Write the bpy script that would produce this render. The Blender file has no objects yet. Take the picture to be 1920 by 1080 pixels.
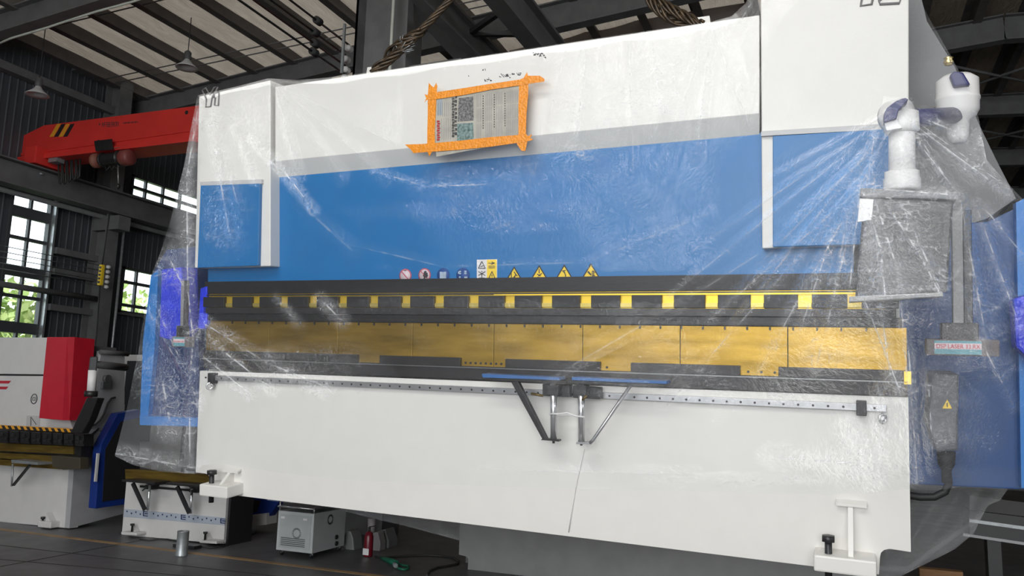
import bpy, bmesh, math, random
import numpy as np
from mathutils import Matrix, Vector
random.seed(7); rng = np.random.default_rng(7)
SC = bpy.context.scene; COL = SC.collection
PI = math.pi

# ------------------------------------------------------------ survey of the place (camera + machine frame)
F = 1500.0
def nrm(v): v = np.array(v, float); return v/np.linalg.norm(v)
_up = nrm([291, -10140, 1500]); _yd = np.array([620, 235, 1500.]); _yd = nrm(_yd-_up*_yd.dot(_up)); _xd = np.cross(_yd, _up)
R = np.array([_xd, _yd, _up]); CAM = np.array([0, 0, 1.6])
def ray(u, v): return R@np.array([(u-960)/F, (v-540)/F, 1.])
def on(u, v, ax, val):
    d = ray(u, v); return CAM+d*((val-CAM[ax])/d[ax])
_X = nrm([3587, -30, -1500]); _U = np.array([305, -38540, 1500.]); _U = nrm(_U-_X*_U.dot(_X)); _N = np.cross(_U, _X)
MM = np.array([R@_X, R@_N, R@_U]).T; MO = CAM+R@(np.array([(375-960)/F, (695-540)/F, 1.])*7.2)
CL = MM.T@(CAM-MO)
def ml(u, v, y=0.0):
    d = MM.T@ray(u, v); return CL+d*((y-CL[1])/d[1])
def mw(p): return MO+MM@np.array(p, float)

# ------------------------------------------------------------ camera
cam = bpy.data.objects.new('camera', bpy.data.cameras.new('camera')); COL.objects.link(cam); SC.camera = cam
cam.data.sensor_width = 36; cam.data.lens = F/1920*36; cam.data.clip_end = 300
m4 = Matrix.Identity(4)
for i in range(3):
    m4[i][0] = R[i, 0]; m4[i][1] = -R[i, 1]; m4[i][2] = -R[i, 2]; m4[i][3] = CAM[i]
cam.matrix_world = m4
# ------------------------------------------------------------ light
vs = SC.view_settings; vs.view_transform = 'Standard'; vs.look = 'None'; vs.gamma = 1; vs.exposure = 0.0; vs.use_curve_mapping = False
W = bpy.data.worlds.new('sky'); SC.world = W; W.use_nodes = True
nt = W.node_tree; nt.nodes.clear()
o_ = nt.nodes.new('ShaderNodeOutputWorld'); b_ = nt.nodes.new('ShaderNodeBackground'); tc = nt.nodes.new('ShaderNodeTexCoord')
sp = nt.nodes.new('ShaderNodeSeparateXYZ'); cr = nt.nodes.new('ShaderNodeValToRGB')
nt.links.new(tc.outputs['Generated'], sp.inputs[0]); nt.links.new(sp.outputs['Z'], cr.inputs[0])
cr.color_ramp.elements[0].color = (.93, .97, 1, 1); cr.color_ramp.elements[1].color = (.72, .84, 1, 1)
nt.links.new(cr.outputs[0], b_.inputs[0]); b_.inputs[1].default_value = 3.2; nt.links.new(b_.outputs[0], o_.inputs[0])
def area(name, loc, rot, sx, sy, power, color=(1, 1, 1)):
    l = bpy.data.lights.new(name, 'AREA'); l.shape = 'RECTANGLE'; l.size = sx; l.size_y = sy; l.energy = power; l.color = color
    o = bpy.data.objects.new(name, l); COL.objects.link(o); o.location = loc; o.rotation_euler = rot; return o
# daylight falling through the big gate behind the camera, then added glint strips
area('gate_daylight', (.8, -8.7, 3.0), (math.radians(90), 0, 0), 8.5, 5.0, 620, (1, .985, .96))
area('overhead_glint_strip', (-2.4, -2.6, 8.3), (math.radians(26), 0, 0), 8, .9, 330, (1, .99, .97))  # unseen overhead strips, added so the film sparkles
area('overhead_glint_strip', (-2.4, -6.2, 8.3), (math.radians(30), 0, 0), 8, .9, 330, (1, .99, .97))
area('side_glint_strip', (15.4, -1, 5.6), (0, math.radians(90), 0), 1.2, 13, 520, (.97, .985, 1))  # unseen strip on the closed right wall, added for streaks on the film
sun = bpy.data.lights.new('sun', 'SUN'); sun.energy = 4.0; sun.angle = .02; sun.color = (1, .96, .88)
so_ = bpy.data.objects.new('sun', sun); COL.objects.link(so_); so_.rotation_euler = Vector((.40, -.35, .85)).to_track_quat('Z', 'Y').to_euler()

# ------------------------------------------------------------ materials
MATS = {}
def srgb(r, g, b): return tuple(((c/255)/12.92 if c/255 <= .04045 else ((c/255+.055)/1.055)**2.4) for c in (r, g, b))
def mat(name, col, rough=.5, metal=0.0, var=.06, scale=6., bump=0.0, bscale=40., col2=None, stretch=(1, 1, 1), coat=0.0, emit=None):
    if name in MATS: return MATS[name]
    m = bpy.data.materials.new(name); m.use_nodes = True; n = m.node_tree.nodes; L = m.node_tree.links
    p = n['Principled BSDF']; p.inputs['Roughness'].default_value = rough; p.inputs['Metallic'].default_value = metal
    p.inputs['Coat Weight'].default_value = coat
    c = n.new('ShaderNodeTexCoord'); mp = n.new('ShaderNodeMapping'); mp.inputs['Scale'].default_value = stretch
    L.new(c.outputs['Object'], mp.inputs[0])
    t = n.new('ShaderNodeTexNoise'); t.inputs['Scale'].default_value = scale; t.inputs['Detail'].default_value = 5; L.new(mp.outputs[0], t.inputs[0])
    r = n.new('ShaderNodeValToRGB'); r.color_ramp.elements[0].position = .3; r.color_ramp.elements[1].position = .7
    a = col; b = col2 or tuple(min(1, x*(1+var)) for x in col)
    if not col2: a = tuple(x*(1-var) for x in col)
    r.color_ramp.elements[0].color = (*a, 1); r.color_ramp.elements[1].color = (*b, 1)
    L.new(t.outputs['Fac'], r.inputs[0]); L.new(r.outputs[0], p.inputs['Base Color'])
    if bump:
        t2 = n.new('ShaderNodeTexNoise'); t2.inputs['Scale'].default_value = bscale; t2.inputs['Detail'].default_value = 4; L.new(mp.outputs[0], t2.inputs[0])
        bp = n.new('ShaderNodeBump'); bp.inputs['Strength'].default_value = bump; bp.inputs['Distance'].default_value = .02
        L.new(t2.outputs['Fac'], bp.inputs['Height']); L.new(bp.outputs[0], p.inputs['Normal'])
    MATS[name] = m; return m
white = mat('machine_white_paint', (.73, .715, .68), .4, var=.015)
greyband = mat('pale_grey_paint', (.50, .50, .50), .45, var=.02)
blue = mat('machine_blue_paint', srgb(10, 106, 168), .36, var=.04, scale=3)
navy = mat('navy_paint', srgb(22, 48, 120), .4)
navycap = mat('navy_plastic', srgb(40, 44, 96), .4)
bag = mat('royal_blue_bag_film', srgb(36, 56, 215), .25, var=.15, bump=.5, bscale=18)
black = mat('black_oxide_steel', (.02, .019, .02), .42, .3, var=.25, scale=20, stretch=(1, 1, 6))
black2 = mat('black_paint', (.018, .018, .02), .4)
dsteel = mat('dark_steel', (.038, .036, .037), .4, .5, var=.2)
brass = mat('oiled_yellow_steel', srgb(132, 106, 42), .38, .88, scale=2.2, col2=srgb(180, 146, 66), stretch=(1, 1, 5), bump=.05, bscale=30)
yellow = mat('clamp_yellow_paint', srgb(226, 190, 62), .38, .65)
olive = mat('oiled_brown_tool_steel', srgb(84, 66, 26), .38, .4, scale=5, col2=srgb(126, 104, 44), stretch=(.6, 1, 5))
steel = mat('bright_ground_steel', (.42, .42, .43), .3, .7, var=.12, scale=14)
galv = mat('galvanised_steel', (.35, .37, .38), .4, .6, var=.15, scale=20)
chrome = mat('chrome_rod', (.62, .62, .63), .22, .75)
red = mat('press_red_paint', srgb(178, 26, 44), .42)
craner = mat('crane_red_paint', srgb(206, 52, 46), .45, var=.08, scale=2)
plast = mat('white_plastic', (.78, .77, .76), .35)
grey = mat('grey_cabinet_paint', (.46, .48, .48), .45)
dgrey = mat('dark_grey_paint', (.09, .092, .095), .5)
beam_m = mat('structural_grey_primer', (.13, .13, .132), .6, var=.15, scale=4)
purl_m = mat('purlin_grey', (.115, .105, .10), .6, var=.2, scale=3)
wallm = mat('slate_wall_sheet', (.055, .062, .072), .6, var=.1, scale=2)
frame_m = mat('window_frame_dark', (.06, .065, .07), .5)
orange = mat('orange_tape', srgb(228, 140, 22), .3, var=.1, scale=30, bump=.35, bscale=60)
rubber = mat('black_rubber', (.02, .02, .02), .6)
ink = mat('dark_print', (.045, .045, .05), .6)
redink = mat('red_print', srgb(190, 40, 50), .5)
signw = mat('sign_white', (.72, .70, .70), .5); signp = mat('sign_pale_pink', (.66, .55, .58), .5)
signy = mat('sign_yellow', srgb(240, 205, 50), .45); signb = mat('sign_blue', srgb(32, 74, 140), .45)
wood = mat('pine_board', srgb(120, 84, 52), .7, scale=4, col2=srgb(160, 120, 80), stretch=(1, 8, 8))
teal = mat('teal_label', srgb(90, 150, 160), .4)
green = mat('green_plastic', srgb(20, 96, 72), .35)
ropem = mat('greased_wire_rope', (.03, .026, .022), .4, .5, scale=30, col2=(.10, .065, .035))
brassfit = mat('brass_fitting', (.75, .6, .25), .3, .9)
haz_o = mat('hazard_orange', srgb(214, 150, 40), .5)

def concrete():
    m = bpy.data.materials.new('worn_grey_floor_paint'); m.use_nodes = True; n = m.node_tree.nodes; L = m.node_tree.links; p = n['Principled BSDF']
    c = n.new('ShaderNodeTexCoord')
    t = n.new('ShaderNodeTexNoise'); t.inputs['Scale'].default_value = .7; t.inputs['Detail'].default_value = 9; L.new(c.outputs['Object'], t.inputs[0])
    r = n.new('ShaderNodeValToRGB'); r.color_ramp.elements[0].position = .3; r.color_ramp.elements[1].position = .75
    r.color_ramp.elements[0].color = (.075, .074, .08, 1); r.color_ramp.elements[1].color = (.135, .13, .135, 1)
    L.new(t.outputs['Fac'], r.inputs[0]); L.new(r.outputs[0], p.inputs['Base Color'])
    t3 = n.new('ShaderNodeTexNoise'); t3.inputs['Scale'].default_value = 3; L.new(c.outputs['Object'], t3.inputs[0])
    mr = n.new('ShaderNodeMapRange'); mr.inputs['To Min'].default_value = .3; mr.inputs['To Max'].default_value = .6
    L.new(t3.outputs['Fac'], mr.inputs[0]); L.new(mr.outputs[0], p.inputs['Roughness'])
    b = n.new('ShaderNodeBump'); b.inputs['Strength'].default_value = .08; L.new(t3.outputs['Fac'], b.inputs['Height']); L.new(b.outputs[0], p.inputs['Normal'])
    return m
floor_m = concrete()

def foil():
    m = bpy.data.materials.new('foil_faced_roof_insulation'); m.use_nodes = True; n = m.node_tree.nodes; L = m.node_tree.links; p = n['Principled BSDF']
    c = n.new('ShaderNodeTexCoord'); mp = n.new('ShaderNodeMapping'); mp.inputs['Scale'].default_value = (2.2, .55, 1); L.new(c.outputs['Object'], mp.inputs[0])
    t = n.new('ShaderNodeTexNoise'); t.inputs['Scale'].default_value = 2.4; t.inputs['Detail'].default_value = 7; t.inputs['Distortion'].default_value = 1.2; L.new(mp.outputs[0], t.inputs[0])
    r = n.new('ShaderNodeValToRGB'); r.color_ramp.elements[0].color = (.40, .33, .26, 1); r.color_ramp.elements[1].color = (.72, .61, .48, 1)
    L.new(t.outputs['Fac'], r.inputs[0]); L.new(r.outputs[0], p.inputs['Base Color'])
    p.inputs['Roughness'].default_value = .5; p.inputs['Metallic'].default_value = .1
    w = n.new('ShaderNodeTexVoronoi'); w.inputs['Scale'].default_value = 5; w.feature = 'DISTANCE_TO_EDGE'
    mx = n.new('ShaderNodeVectorMath'); mx.operation = 'ADD'; L.new(mp.outputs[0], mx.inputs[0]); L.new(t.outputs['Color'], mx.inputs[1]); L.new(mx.outputs[0], w.inputs[0])
    b = n.new('ShaderNodeBump'); b.inputs['Strength'].default_value = .55; b.inputs['Distance'].default_value = .08; L.new(w.outputs['Distance'], b.inputs['Height']); L.new(b.outputs[0], p.inputs['Normal'])
    return m
foil_m = foil()

def foil_lit():
    m = foil_m.copy(); m.name = 'roof_blanket_added_glow'; n = m.node_tree.nodes; L = m.node_tree.links
    p = n['Principled BSDF']; out = [x for x in n if x.type == 'OUTPUT_MATERIAL'][0]
    t = n.new('ShaderNodeBsdfTranslucent'); src_ = p.inputs['Base Color'].links[0].from_socket; L.new(src_, t.inputs[0])
    if p.inputs['Normal'].links: L.new(p.inputs['Normal'].links[0].from_socket, t.inputs['Normal'])
    x = n.new('ShaderNodeMixShader'); x.inputs[0].default_value = .115; L.new(p.outputs[0], x.inputs[1]); L.new(t.outputs[0], x.inputs[2]); L.new(x.outputs[0], out.inputs[0]); return m  # translucency added so the sun makes this part of the roof glow
foil_lit_m = foil_lit()

def glass():
    m = bpy.data.materials.new('window_glass'); m.use_nodes = True; n = m.node_tree.nodes; L = m.node_tree.links
    n.clear(); o = n.new('ShaderNodeOutputMaterial'); t = n.new('ShaderNodeBsdfTransparent'); t.inputs[0].default_value = (.93, .96, .96, 1)
    g = n.new('ShaderNodeBsdfGlossy'); g.inputs['Roughness'].default_value = .03; f = n.new('ShaderNodeLayerWeight'); pw = n.new('ShaderNodeMath'); pw.operation = 'POWER'; pw.inputs[1].default_value = 5; L.new(f.outputs['Facing'], pw.inputs[0]); f.inputs[0].default_value = .5; x = n.new('ShaderNodeMixShader')
    L.new(pw.outputs[0], x.inputs[0]); L.new(t.outputs[0], x.inputs[1]); L.new(g.outputs[0], x.inputs[2]); L.new(x.outputs[0], o.inputs[0]); return m
glass_m = glass()

def film(name='clear_packing_film', haze0=.026, haze1=.30):
    m = bpy.data.materials.new(name); m.use_nodes = True; n = m.node_tree.nodes; L = m.node_tree.links; n.clear()
    o = n.new('ShaderNodeOutputMaterial'); c = n.new('ShaderNodeTexCoord')
    ac = n.new('ShaderNodeAttribute'); ac.attribute_name = 'crinkle'; al = n.new('ShaderNodeAttribute'); al.attribute_name = 'layer_glint'
    # crumple relief: two cracked-noise scales, taller where the film is crumpled
    nz = n.new('ShaderNodeTexNoise'); nz.inputs['Scale'].default_value = 5; nz.inputs['Detail'].default_value = 6; L.new(c.outputs['Object'], nz.inputs[0])
    ad = n.new('ShaderNodeVectorMath'); ad.operation = 'MULTIPLY_ADD'; L.new(nz.outputs['Color'], ad.inputs[0]); ad.inputs[1].default_value = (.5, .5, .5); L.new(c.outputs['Object'], ad.inputs[2])
    v1 = n.new('ShaderNodeTexVoronoi'); v1.feature = 'DISTANCE_TO_EDGE'; v1.inputs['Scale'].default_value = 13; L.new(ad.outputs[0], v1.inputs[0])
    v2 = n.new('ShaderNodeTexVoronoi'); v2.feature = 'F1'; v2.inputs['Scale'].default_value = 34; L.new(ad.outputs[0], v2.inputs[0])
    n3 = n.new('ShaderNodeTexNoise'); n3.inputs['Scale'].default_value = 60; n3.inputs['Detail'].default_value = 3; n3.inputs['Distortion'].default_value = 1.5; L.new(ad.outputs[0], n3.inputs[0])
    def math_(op, a, b):
        q = n.new('ShaderNodeMath'); q.operation = op
        for i, s in enumerate((a, b)):
            if isinstance(s, (int, float)): q.inputs[i].default_value = s
            else: L.new(s, q.inputs[i])
        return q.outputs[0]
    h = math_('ADD', math_('MULTIPLY', v1.outputs['Distance'], 1.3), math_('ADD', math_('MULTIPLY', v2.outputs['Distance'], .35), math_('MULTIPLY', n3.outputs['Fac'], .35)))
    st = math_('ADD', .05, math_('MULTIPLY', ac.outputs['Fac'], .95))
    bp = n.new('ShaderNodeBump'); bp.inputs['Distance'].default_value = .05; L.new(h, bp.inputs['Height']); L.new(st, bp.inputs['Strength'])
    t = n.new('ShaderNodeBsdfTransparent'); t.inputs[0].default_value = (.975, .98, .985, 1)
    g = n.new('ShaderNodeBsdfGlossy'); g.inputs['Roughness'].default_value = .07; L.new(bp.outputs[0], g.inputs['Normal'])
    d = n.new('ShaderNodeBsdfDiffuse'); d.inputs[0].default_value = (.84, .85, .87, 1); tr = n.new('ShaderNodeBsdfTranslucent'); tr.inputs[0].default_value = (.82, .84, .87, 1)
    dm = n.new('ShaderNodeMixShader'); dm.inputs[0].default_value = .2; L.new(d.outputs[0], dm.inputs[1]); L.new(tr.outputs[0], dm.inputs[2])
    hz = math_('ADD', math_('ADD', haze0, math_('MULTIPLY', ac.outputs['Fac'], .02)), math_('MULTIPLY', al.outputs['Fac'], haze1))
    m1 = n.new('ShaderNodeMixShader'); L.new(hz, m1.inputs[0]); L.new(t.outputs[0], m1.inputs[1]); L.new(dm.outputs[0], m1.inputs[2])
    lw = n.new('ShaderNodeLayerWeight'); lw.inputs[0].default_value = .5; L.new(bp.outputs[0], lw.inputs['Normal'])
    gf = math_('ADD', .009, math_('ADD', math_('MULTIPLY', math_('POWER', lw.outputs['Facing'], 3.0), .55), math_('MULTIPLY', ac.outputs['Fac'], .10)))
    m2 = n.new('ShaderNodeAddShader'); L.new(gf, g.inputs['Color']); L.new(m1.outputs[0], m2.inputs[0]); L.new(g.outputs[0], m2.inputs[1])      # thin film: the sheen comes on top of what passes through
    L.new(m2.outputs[0], o.inputs[0]); return m
film_m = film()

# ------------------------------------------------------------ mesh helpers
class MB:
    def __init__(s): s.v = []; s.f = []; s.sm = []
    def add(s, vs_, fs, smooth=False):
        k = len(s.v); s.v += [tuple(map(float, x)) for x in vs_]
        for f in fs: s.f.append([i+k for i in f]); s.sm.append(smooth)
        return s
    def box(s, a, b):
        (x0, y0, z0), (x1, y1, z1) = a, b
        return s.add([(x0, y0, z0), (x1, y0, z0), (x1, y1, z0), (x0, y1, z0), (x0, y0, z1), (x1, y0, z1), (x1, y1, z1), (x0, y1, z1)],
                     [(0, 3, 2, 1), (4, 5, 6, 7), (0, 1, 5, 4), (1, 2, 6, 5), (2, 3, 7, 6), (3, 0, 4, 7)])
    def prism(s, pts, off):
        n = len(pts); p = [np.array(q, float) for q in pts]; off = np.array(off, float)
        return s.add(p+[q+off for q in p], [list(range(n)), list(range(2*n-1, n-1, -1))]+[(i, i+n, (i+1) % n+n, (i+1) % n) for i in range(n)])
    def tube(s, pts, r, seg=8, cap=True):
        pts = [np.array(q, float) for q in pts]; rings = []; n = len(pts)
        rr = r if isinstance(r, (list, tuple)) else [r]*n
        prev = None
        for i, p in enumerate(pts):
            d = nrm((pts[min(i+1, n-1)]-pts[max(i-1, 0)])+1e-9)
            if prev is None:
                a = np.cross(d, (0, 0, 1)); a = a if np.linalg.norm(a) > .1 else np.cross(d, (1, 0, 0))
            else: a = prev-d*prev.dot(d)
            a = nrm(a); prev = a; b = np.cross(d, a)
            rings += [p+rr[i]*(math.cos(t)*a+math.sin(t)*b) for t in [2*PI*k/seg for k in range(seg)]]
        fs = [(i*seg+k, i*seg+(k+1) % seg, (i+1)*seg+(k+1) % seg, (i+1)*seg+k) for i in range(n-1) for k in range(seg)]
        s.add(rings, fs, True)
        if cap:
            k0 = len(s.v)-n*seg
            s.f.append([k0+k for k in range(seg)][::-1]); s.sm.append(False); s.f.append([k0+(n-1)*seg+k for k in range(seg)]); s.sm.append(False)
        return s
    def lathe(s, o, axis, prof, seg=20):
        o = np.array(o, float); ax = nrm(axis); a = np.cross(ax, (0, 0, 1)); a = a if np.linalg.norm(a) > .1 else np.cross(ax, (1, 0, 0)); a = nrm(a); b = np.cross(ax, a)
        rings = [o+ax*h+r*(math.cos(2*PI*k/seg)*a+math.sin(2*PI*k/seg)*b) for (r, h) in prof for k in range(seg)]
        n = len(prof)
        return s.add(rings, [(i*seg+k, i*seg+(k+1) % seg, (i+1)*seg+(k+1) % seg, (i+1)*seg+k) for i in range(n-1) for k in range(seg)], True)
    def ibeam(s, p0, p1, w, h, up=(0, 0, 1), t=.02, tf=.025):
        p0 = np.array(p0, float); p1 = np.array(p1, float); d = nrm(p1-p0); sd = nrm(np.cross(d, up)); u = np.cross(sd, d)
        for (x0, x1, z0, z1) in ((-w/2, w/2, -h/2, -h/2+tf), (-w/2, w/2, h/2-tf, h/2), (-t/2, t/2, -h/2+tf, h/2-tf)):
            q = [p0+sd*x0+u*z0, p0+sd*x1+u*z0, p0+sd*x1+u*z1, p0+sd*x0+u*z1]; s.prism(q, p1-p0)
        return s
    def bar(s, p0, p1, w, h, up=(0, 0, 1)):
        p0 = np.array(p0, float); p1 = np.array(p1, float); d = nrm(p1-p0); sd = np.cross(d, up)
        sd = nrm(sd if np.linalg.norm(sd) > 1e-3 else np.cross(d, (0, 1, 0))); u = np.cross(sd, d)
        return s.prism([p0-sd*w/2-u*h/2, p0+sd*w/2-u*h/2, p0+sd*w/2+u*h/2, p0-sd*w/2+u*h/2], p1-p0)
def mesh_data(name, mb, m, shift=(0, 0, 0), bevel=0.0):
    me = bpy.data.meshes.new(name); sh = np.array(shift, float)
    me.from_pydata([tuple(np.array(v)-sh) for v in mb.v], [], mb.f)
    me.polygons.foreach_set('use_smooth', mb.sm)
    bm = bmesh.new(); bm.from_mesh(me); bmesh.ops.recalc_face_normals(bm, faces=bm.faces)
    if bevel: bmesh.ops.bevel(bm, geom=bm.edges[:], offset=bevel, segments=2, affect='EDGES', profile=.6)
    bm.to_mesh(me); bm.free(); me.materials.append(m); return me
def obj(name, mb, m, parent=None, shift=(0, 0, 0), bevel=0.0):
    o = bpy.data.objects.new(name, mesh_data(name, mb, m, shift, bevel)); COL.objects.link(o)
    if parent is not None: o.parent = parent
    return o
def tag(o, label=None, cat=None, group=None, kind=None):
    for k, v in (('label', label), ('category', cat), ('group', group), ('kind', kind)):
        if v: o[k] = v
    return o
class Thing:
    def __init__(s, name, label, cat, anchor=(0, 0, 0), machine=False, group=None, parent=None):
        s.a = np.array(anchor, float); e = bpy.data.objects.new(name, None); COL.objects.link(e); s.e = e; e.empty_display_size = .1
        M = Matrix.Identity(4)
        if machine:
            w = mw(anchor)
            for i in range(3):
                for j in range(3): M[i][j] = MM[i, j]
                M[i][3] = w[i]
        else:
            for i in range(3): M[i][3] = anchor[i]
        e.matrix_world = M; tag(e, label, cat, group)
    def part(s, name, mb, m, parent=None, bevel=0.0, label=None, kind=None):
        o = obj(name, mb, m, parent or s.e, s.a, bevel); tag(o, label=label, kind=kind); return o
def struct(name, mb, m, parent=None, bevel=0.0):
    o = obj(name, mb, m, parent, (0, 0, 0), bevel)
    if parent is None: o['kind'] = 'structure'
    return o
def dup(src, parent, off=(0, 0, 0), frame=None):
    c = src.copy(); COL.objects.link(c); c.parent = parent; c.location = Vector(src.location)+Vector([float(x) for x in off]); return c
def arc(c, r, a0, a1, n, ax=0, ay=2):
    out = []
    for i in range(n+1):
        t = a0+(a1-a0)*i/n; p = [c[0], c[1], c[2]]; p[ax] += r*math.cos(t); p[ay] += r*math.sin(t); out.append(p)
    return out

# ============================================================ SETTING
WX = -14.0          # outer wall plane
def zroof(x): return 8.15+.07*(min(x, 3)-WX) - max(0, x-3)*.07
# floor
struct('floor', MB().box((-14.3, -9.3, -.12), (16, 36, 0)), floor_m)
jt = MB()
for a, b in (((-10, 5.95), (-3.5, 6.35)), ((-9.0, 5.35), (-5.4, 5.9)), ((-7.2, 3.8), (-7.3, 7.0))):
    d = nrm((b[0]-a[0], b[1]-a[1], 0)); s_ = np.array([-d[1], d[0], 0])*.006
    jt.prism([np.array([*a, .001])-s_, np.array([*b, .001])-s_, np.array([*b, .001])+s_, np.array([*a, .001])+s_], (0, 0, .002))
struct('trim_1', jt, rubber)
struct('trim_2', MB().box((-13.9, 6.70, .0005), (-1, 6.78, .003)), mat('faded_yellow_line', srgb(150, 122, 84), .6, var=.3, scale=5))
# outside ground
struct('ground_outside', MB().box((-60, -40, -.5), (-14.4, 60, -.15)), mat('grass_verge', (.26, .32, .14), .9, var=.3))

# --- corrugated outer wall with window holes
def corr(mb, y0, y1, z0, z1, x=WX, pitch=.15, d=.010):
    k = math.floor(y0/pitch); ys = [y0]
    prof = []
    y = k*pitch
    while y < y1:
        for dy, dd in ((0, 0), (.20, 0), (.225, d), (.275, d), (.3, 0)):
            yy = y+dy*pitch/.3
            if y0 < yy < y1: prof.append((yy, dd))
        y += pitch
    prof = [(y0, 0)]+prof+[(y1, 0)]
    v = [(x+dd, yy, z) for z in (z0, z1) for yy, dd in prof]+[(x-.1, yy, z) for z in (z0, z1) for yy in (y0, y1)]
    n = len(prof); mb.add(v, [(i, i+1, n+i+1, n+i) for i in range(n-1)]+[(2*n, 2*n+1, 2*n+3, 2*n+2), (0, 2*n, 2*n+2, n), (n-1, 2*n-1, 2*n+3, 2*n+1)])
def wp(u, v): p = on(u, v, 0, WX); return p[1], p[2]
Y1a, Zt1 = wp(22, 352); Y1b = wp(100, 368)[0]; Zb1 = 1.7
Y2a, Zt2 = wp(247, 327); Zb2 = wp(246, 369)[1]; Y2b = Y2a+2.7
Y3a = Y2a; Zt3 = wp(233, 500)[1]; Zb3 = wp(225, 586)[1]; Y3b = Y2b
ew = [(Y1a-4.6*k, Y1b-4.6*k, Zb1, Zt1) for k in (1, 2, 3, 4)]  # unseen windows repeated along the wall, added to light the roof
wins = [(Y1a, Y1b, Zb1, Zt1), (Y2a, Y2b, Zb2, Zt2), (Y3a, Y3b, Zb3, Zt3)]
Y0a, Y0b = Y1a-6.2, Y1a-3.4
wm = MB()
yy_ = -9
for (a, b, c, d) in ew[::-1]:
    corr(wm, yy_, a, 0, 9.2); corr(wm, a, b, 0, c); corr(wm, a, b, d, 9.2); yy_ = b
corr(wm, yy_, Y1a, 0, 9.2); corr(wm, Y1a, Y1b, 0, Zb1); corr(wm, Y1a, Y1b, Zt1, 9.2); corr(wm, Y1b, Y2a, 0, 9.2)
corr(wm, Y2a, Y2b, 0, Zb3); corr(wm, Y2a, Y2b, Zt3, Zb2); corr(wm, Y2a, Y2b, Zt2, 9.2); corr(wm, Y2b, 36, 0, 9.2)
struct('wall_left', wm, wallm)
def window(n, y0, y1, z0, z1, vs_, hs, thick=()):
    fr = MB(); x = WX-.02; t = .05
    for a in ((y0, y0+t, z0, z1), (y1-t, y1, z0, z1), (y0, y1, z0, z0+t), (y0, y1, z1-t, z1)): fr.box((x-.05, a[0], a[2]), (x+.06, a[1], a[3]))
    w = struct('window_%d' % n, fr, frame_m)
    for q in vs_: obj('mullion', MB().box((x-.03, q-.022, z0+t), (x+.04, q+.022, z1-t)), frame_m, w)
    for q in hs:
        k = .10 if q in thick else .03
        obj('transom', MB().box((x-.035, y0+t, q-k), (x+.045, y1-t, q+k)), frame_m, w)
    yy = [y0+t]+list(vs_)+[y1-t]; zz = [z0+t]+sorted(hs)+[z1-t]
    for i in range(len(yy)-1):
        for j in range(len(zz)-1):
            obj('pane', MB().box((x-.004, yy[i], zz[j]), (x+.002, yy[i+1], zz[j+1])), glass_m, w)
    # bright steel reveal on the far jamb
    obj('jamb', MB().box((x+.05, y1-.01, z0), (x+.16, y1+.03, z1)), galv, w)
    obj('sill', MB().box((x-.05, y0-.03, z0-.05), (x+.14, y1+.03, z0)), beam_m, w)
hz = [wp(60, v)[1] for v in (400, 450, 512, 548, 560, 616)]
window(1, *wins[0], [(Y1a+Y1b)/2], [wp(62, 403)[1], wp(55, 450)[1], wp(45, 510)[1], wp(35, 556)[1], wp(30, 614)[1]], (wp(62, 403)[1], wp(45, 510)[1], wp(30, 614)[1]))
window(2, *wins[1], [wp(274, 345)[0], wp(307, 350)[0], wp(340, 350)[0]], [wp(274, 358)[1]])
window(3, *wins[2], [wp(254, 540)[0], wp(254, 540)[0]+.8, wp(254, 540)[0]+1.6], [wp(254, 532)[1], wp(254, 575)[1]])
for k, w_ in enumerate(ew): window(4+k, *w_, [(w_[0]+w_[1])/2], [2.7, 3.6, 4.5], ())
# wall girts, pipes, columns
g = 0
def trim(mb, m=beam_m):
    global g; g += 1; return struct('trim_%d' % (g+2), mb, m)
Zrw = on(100, 372, 0, WX+.6)[2]; Zrt = on(247, 366, 0, WX+.6)[2]      # runway beam on the wall
for z in (wp(150, 482)[1], wp(150, 520)[1], wp(150, 585)[1], 8.0):
    trim(MB().box((WX+.04, Y1b+.05, z-.06), (WX+.2, Y2a-.45, z+.06)))
trim(MB().box((WX+.04, -9, 7.35), (WX+.22, 34, 7.5)))
trim(MB().box((WX+.04, Y2b, 4.0), (WX+.2, 34, 4.15)))
trim(MB().tube([(WX+.32, Y1a-2, wp(0, 363)[1]), (WX+.32, 26, wp(0, 363)[1])], .05), beam_m)
trim(MB().tube([(WX+.32, Y1a-2, wp(0, 537)[1]), (WX+.32, Y2a-.6, wp(0, 537)[1])], .055), beam_m)
rb = MB().ibeam((WX+.55, -9, (Zrw+Zrt)/2), (WX+.55, 34, (Zrw+Zrt)/2), .32, Zrt-Zrw-.05, t=.03); rb.box((WX+.50, -9, Zrt-.05), (WX+.60, 34, Zrt))
trim(rb)
Ycw = wp(240, 430)[0]-.8
for yc in (Ycw-8.1, Ycw, Ycw+8.0, Ycw+16):
    c_ = MB().ibeam((WX+.28, yc, 0), (WX+.28, yc, zroof(WX+.3)-.15), .30, .42, up=(1, 0, 0)); c_.box((WX+.1, yc-.14, Zrw-.3), (WX+.8, yc+.14, Zrw-.02))
    trim(c_)
trim(MB().tube([(WX+.55, Ycw+.22, .2), (WX+.55, Ycw+.22, Zrw-.25)], .025), galv)

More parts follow.
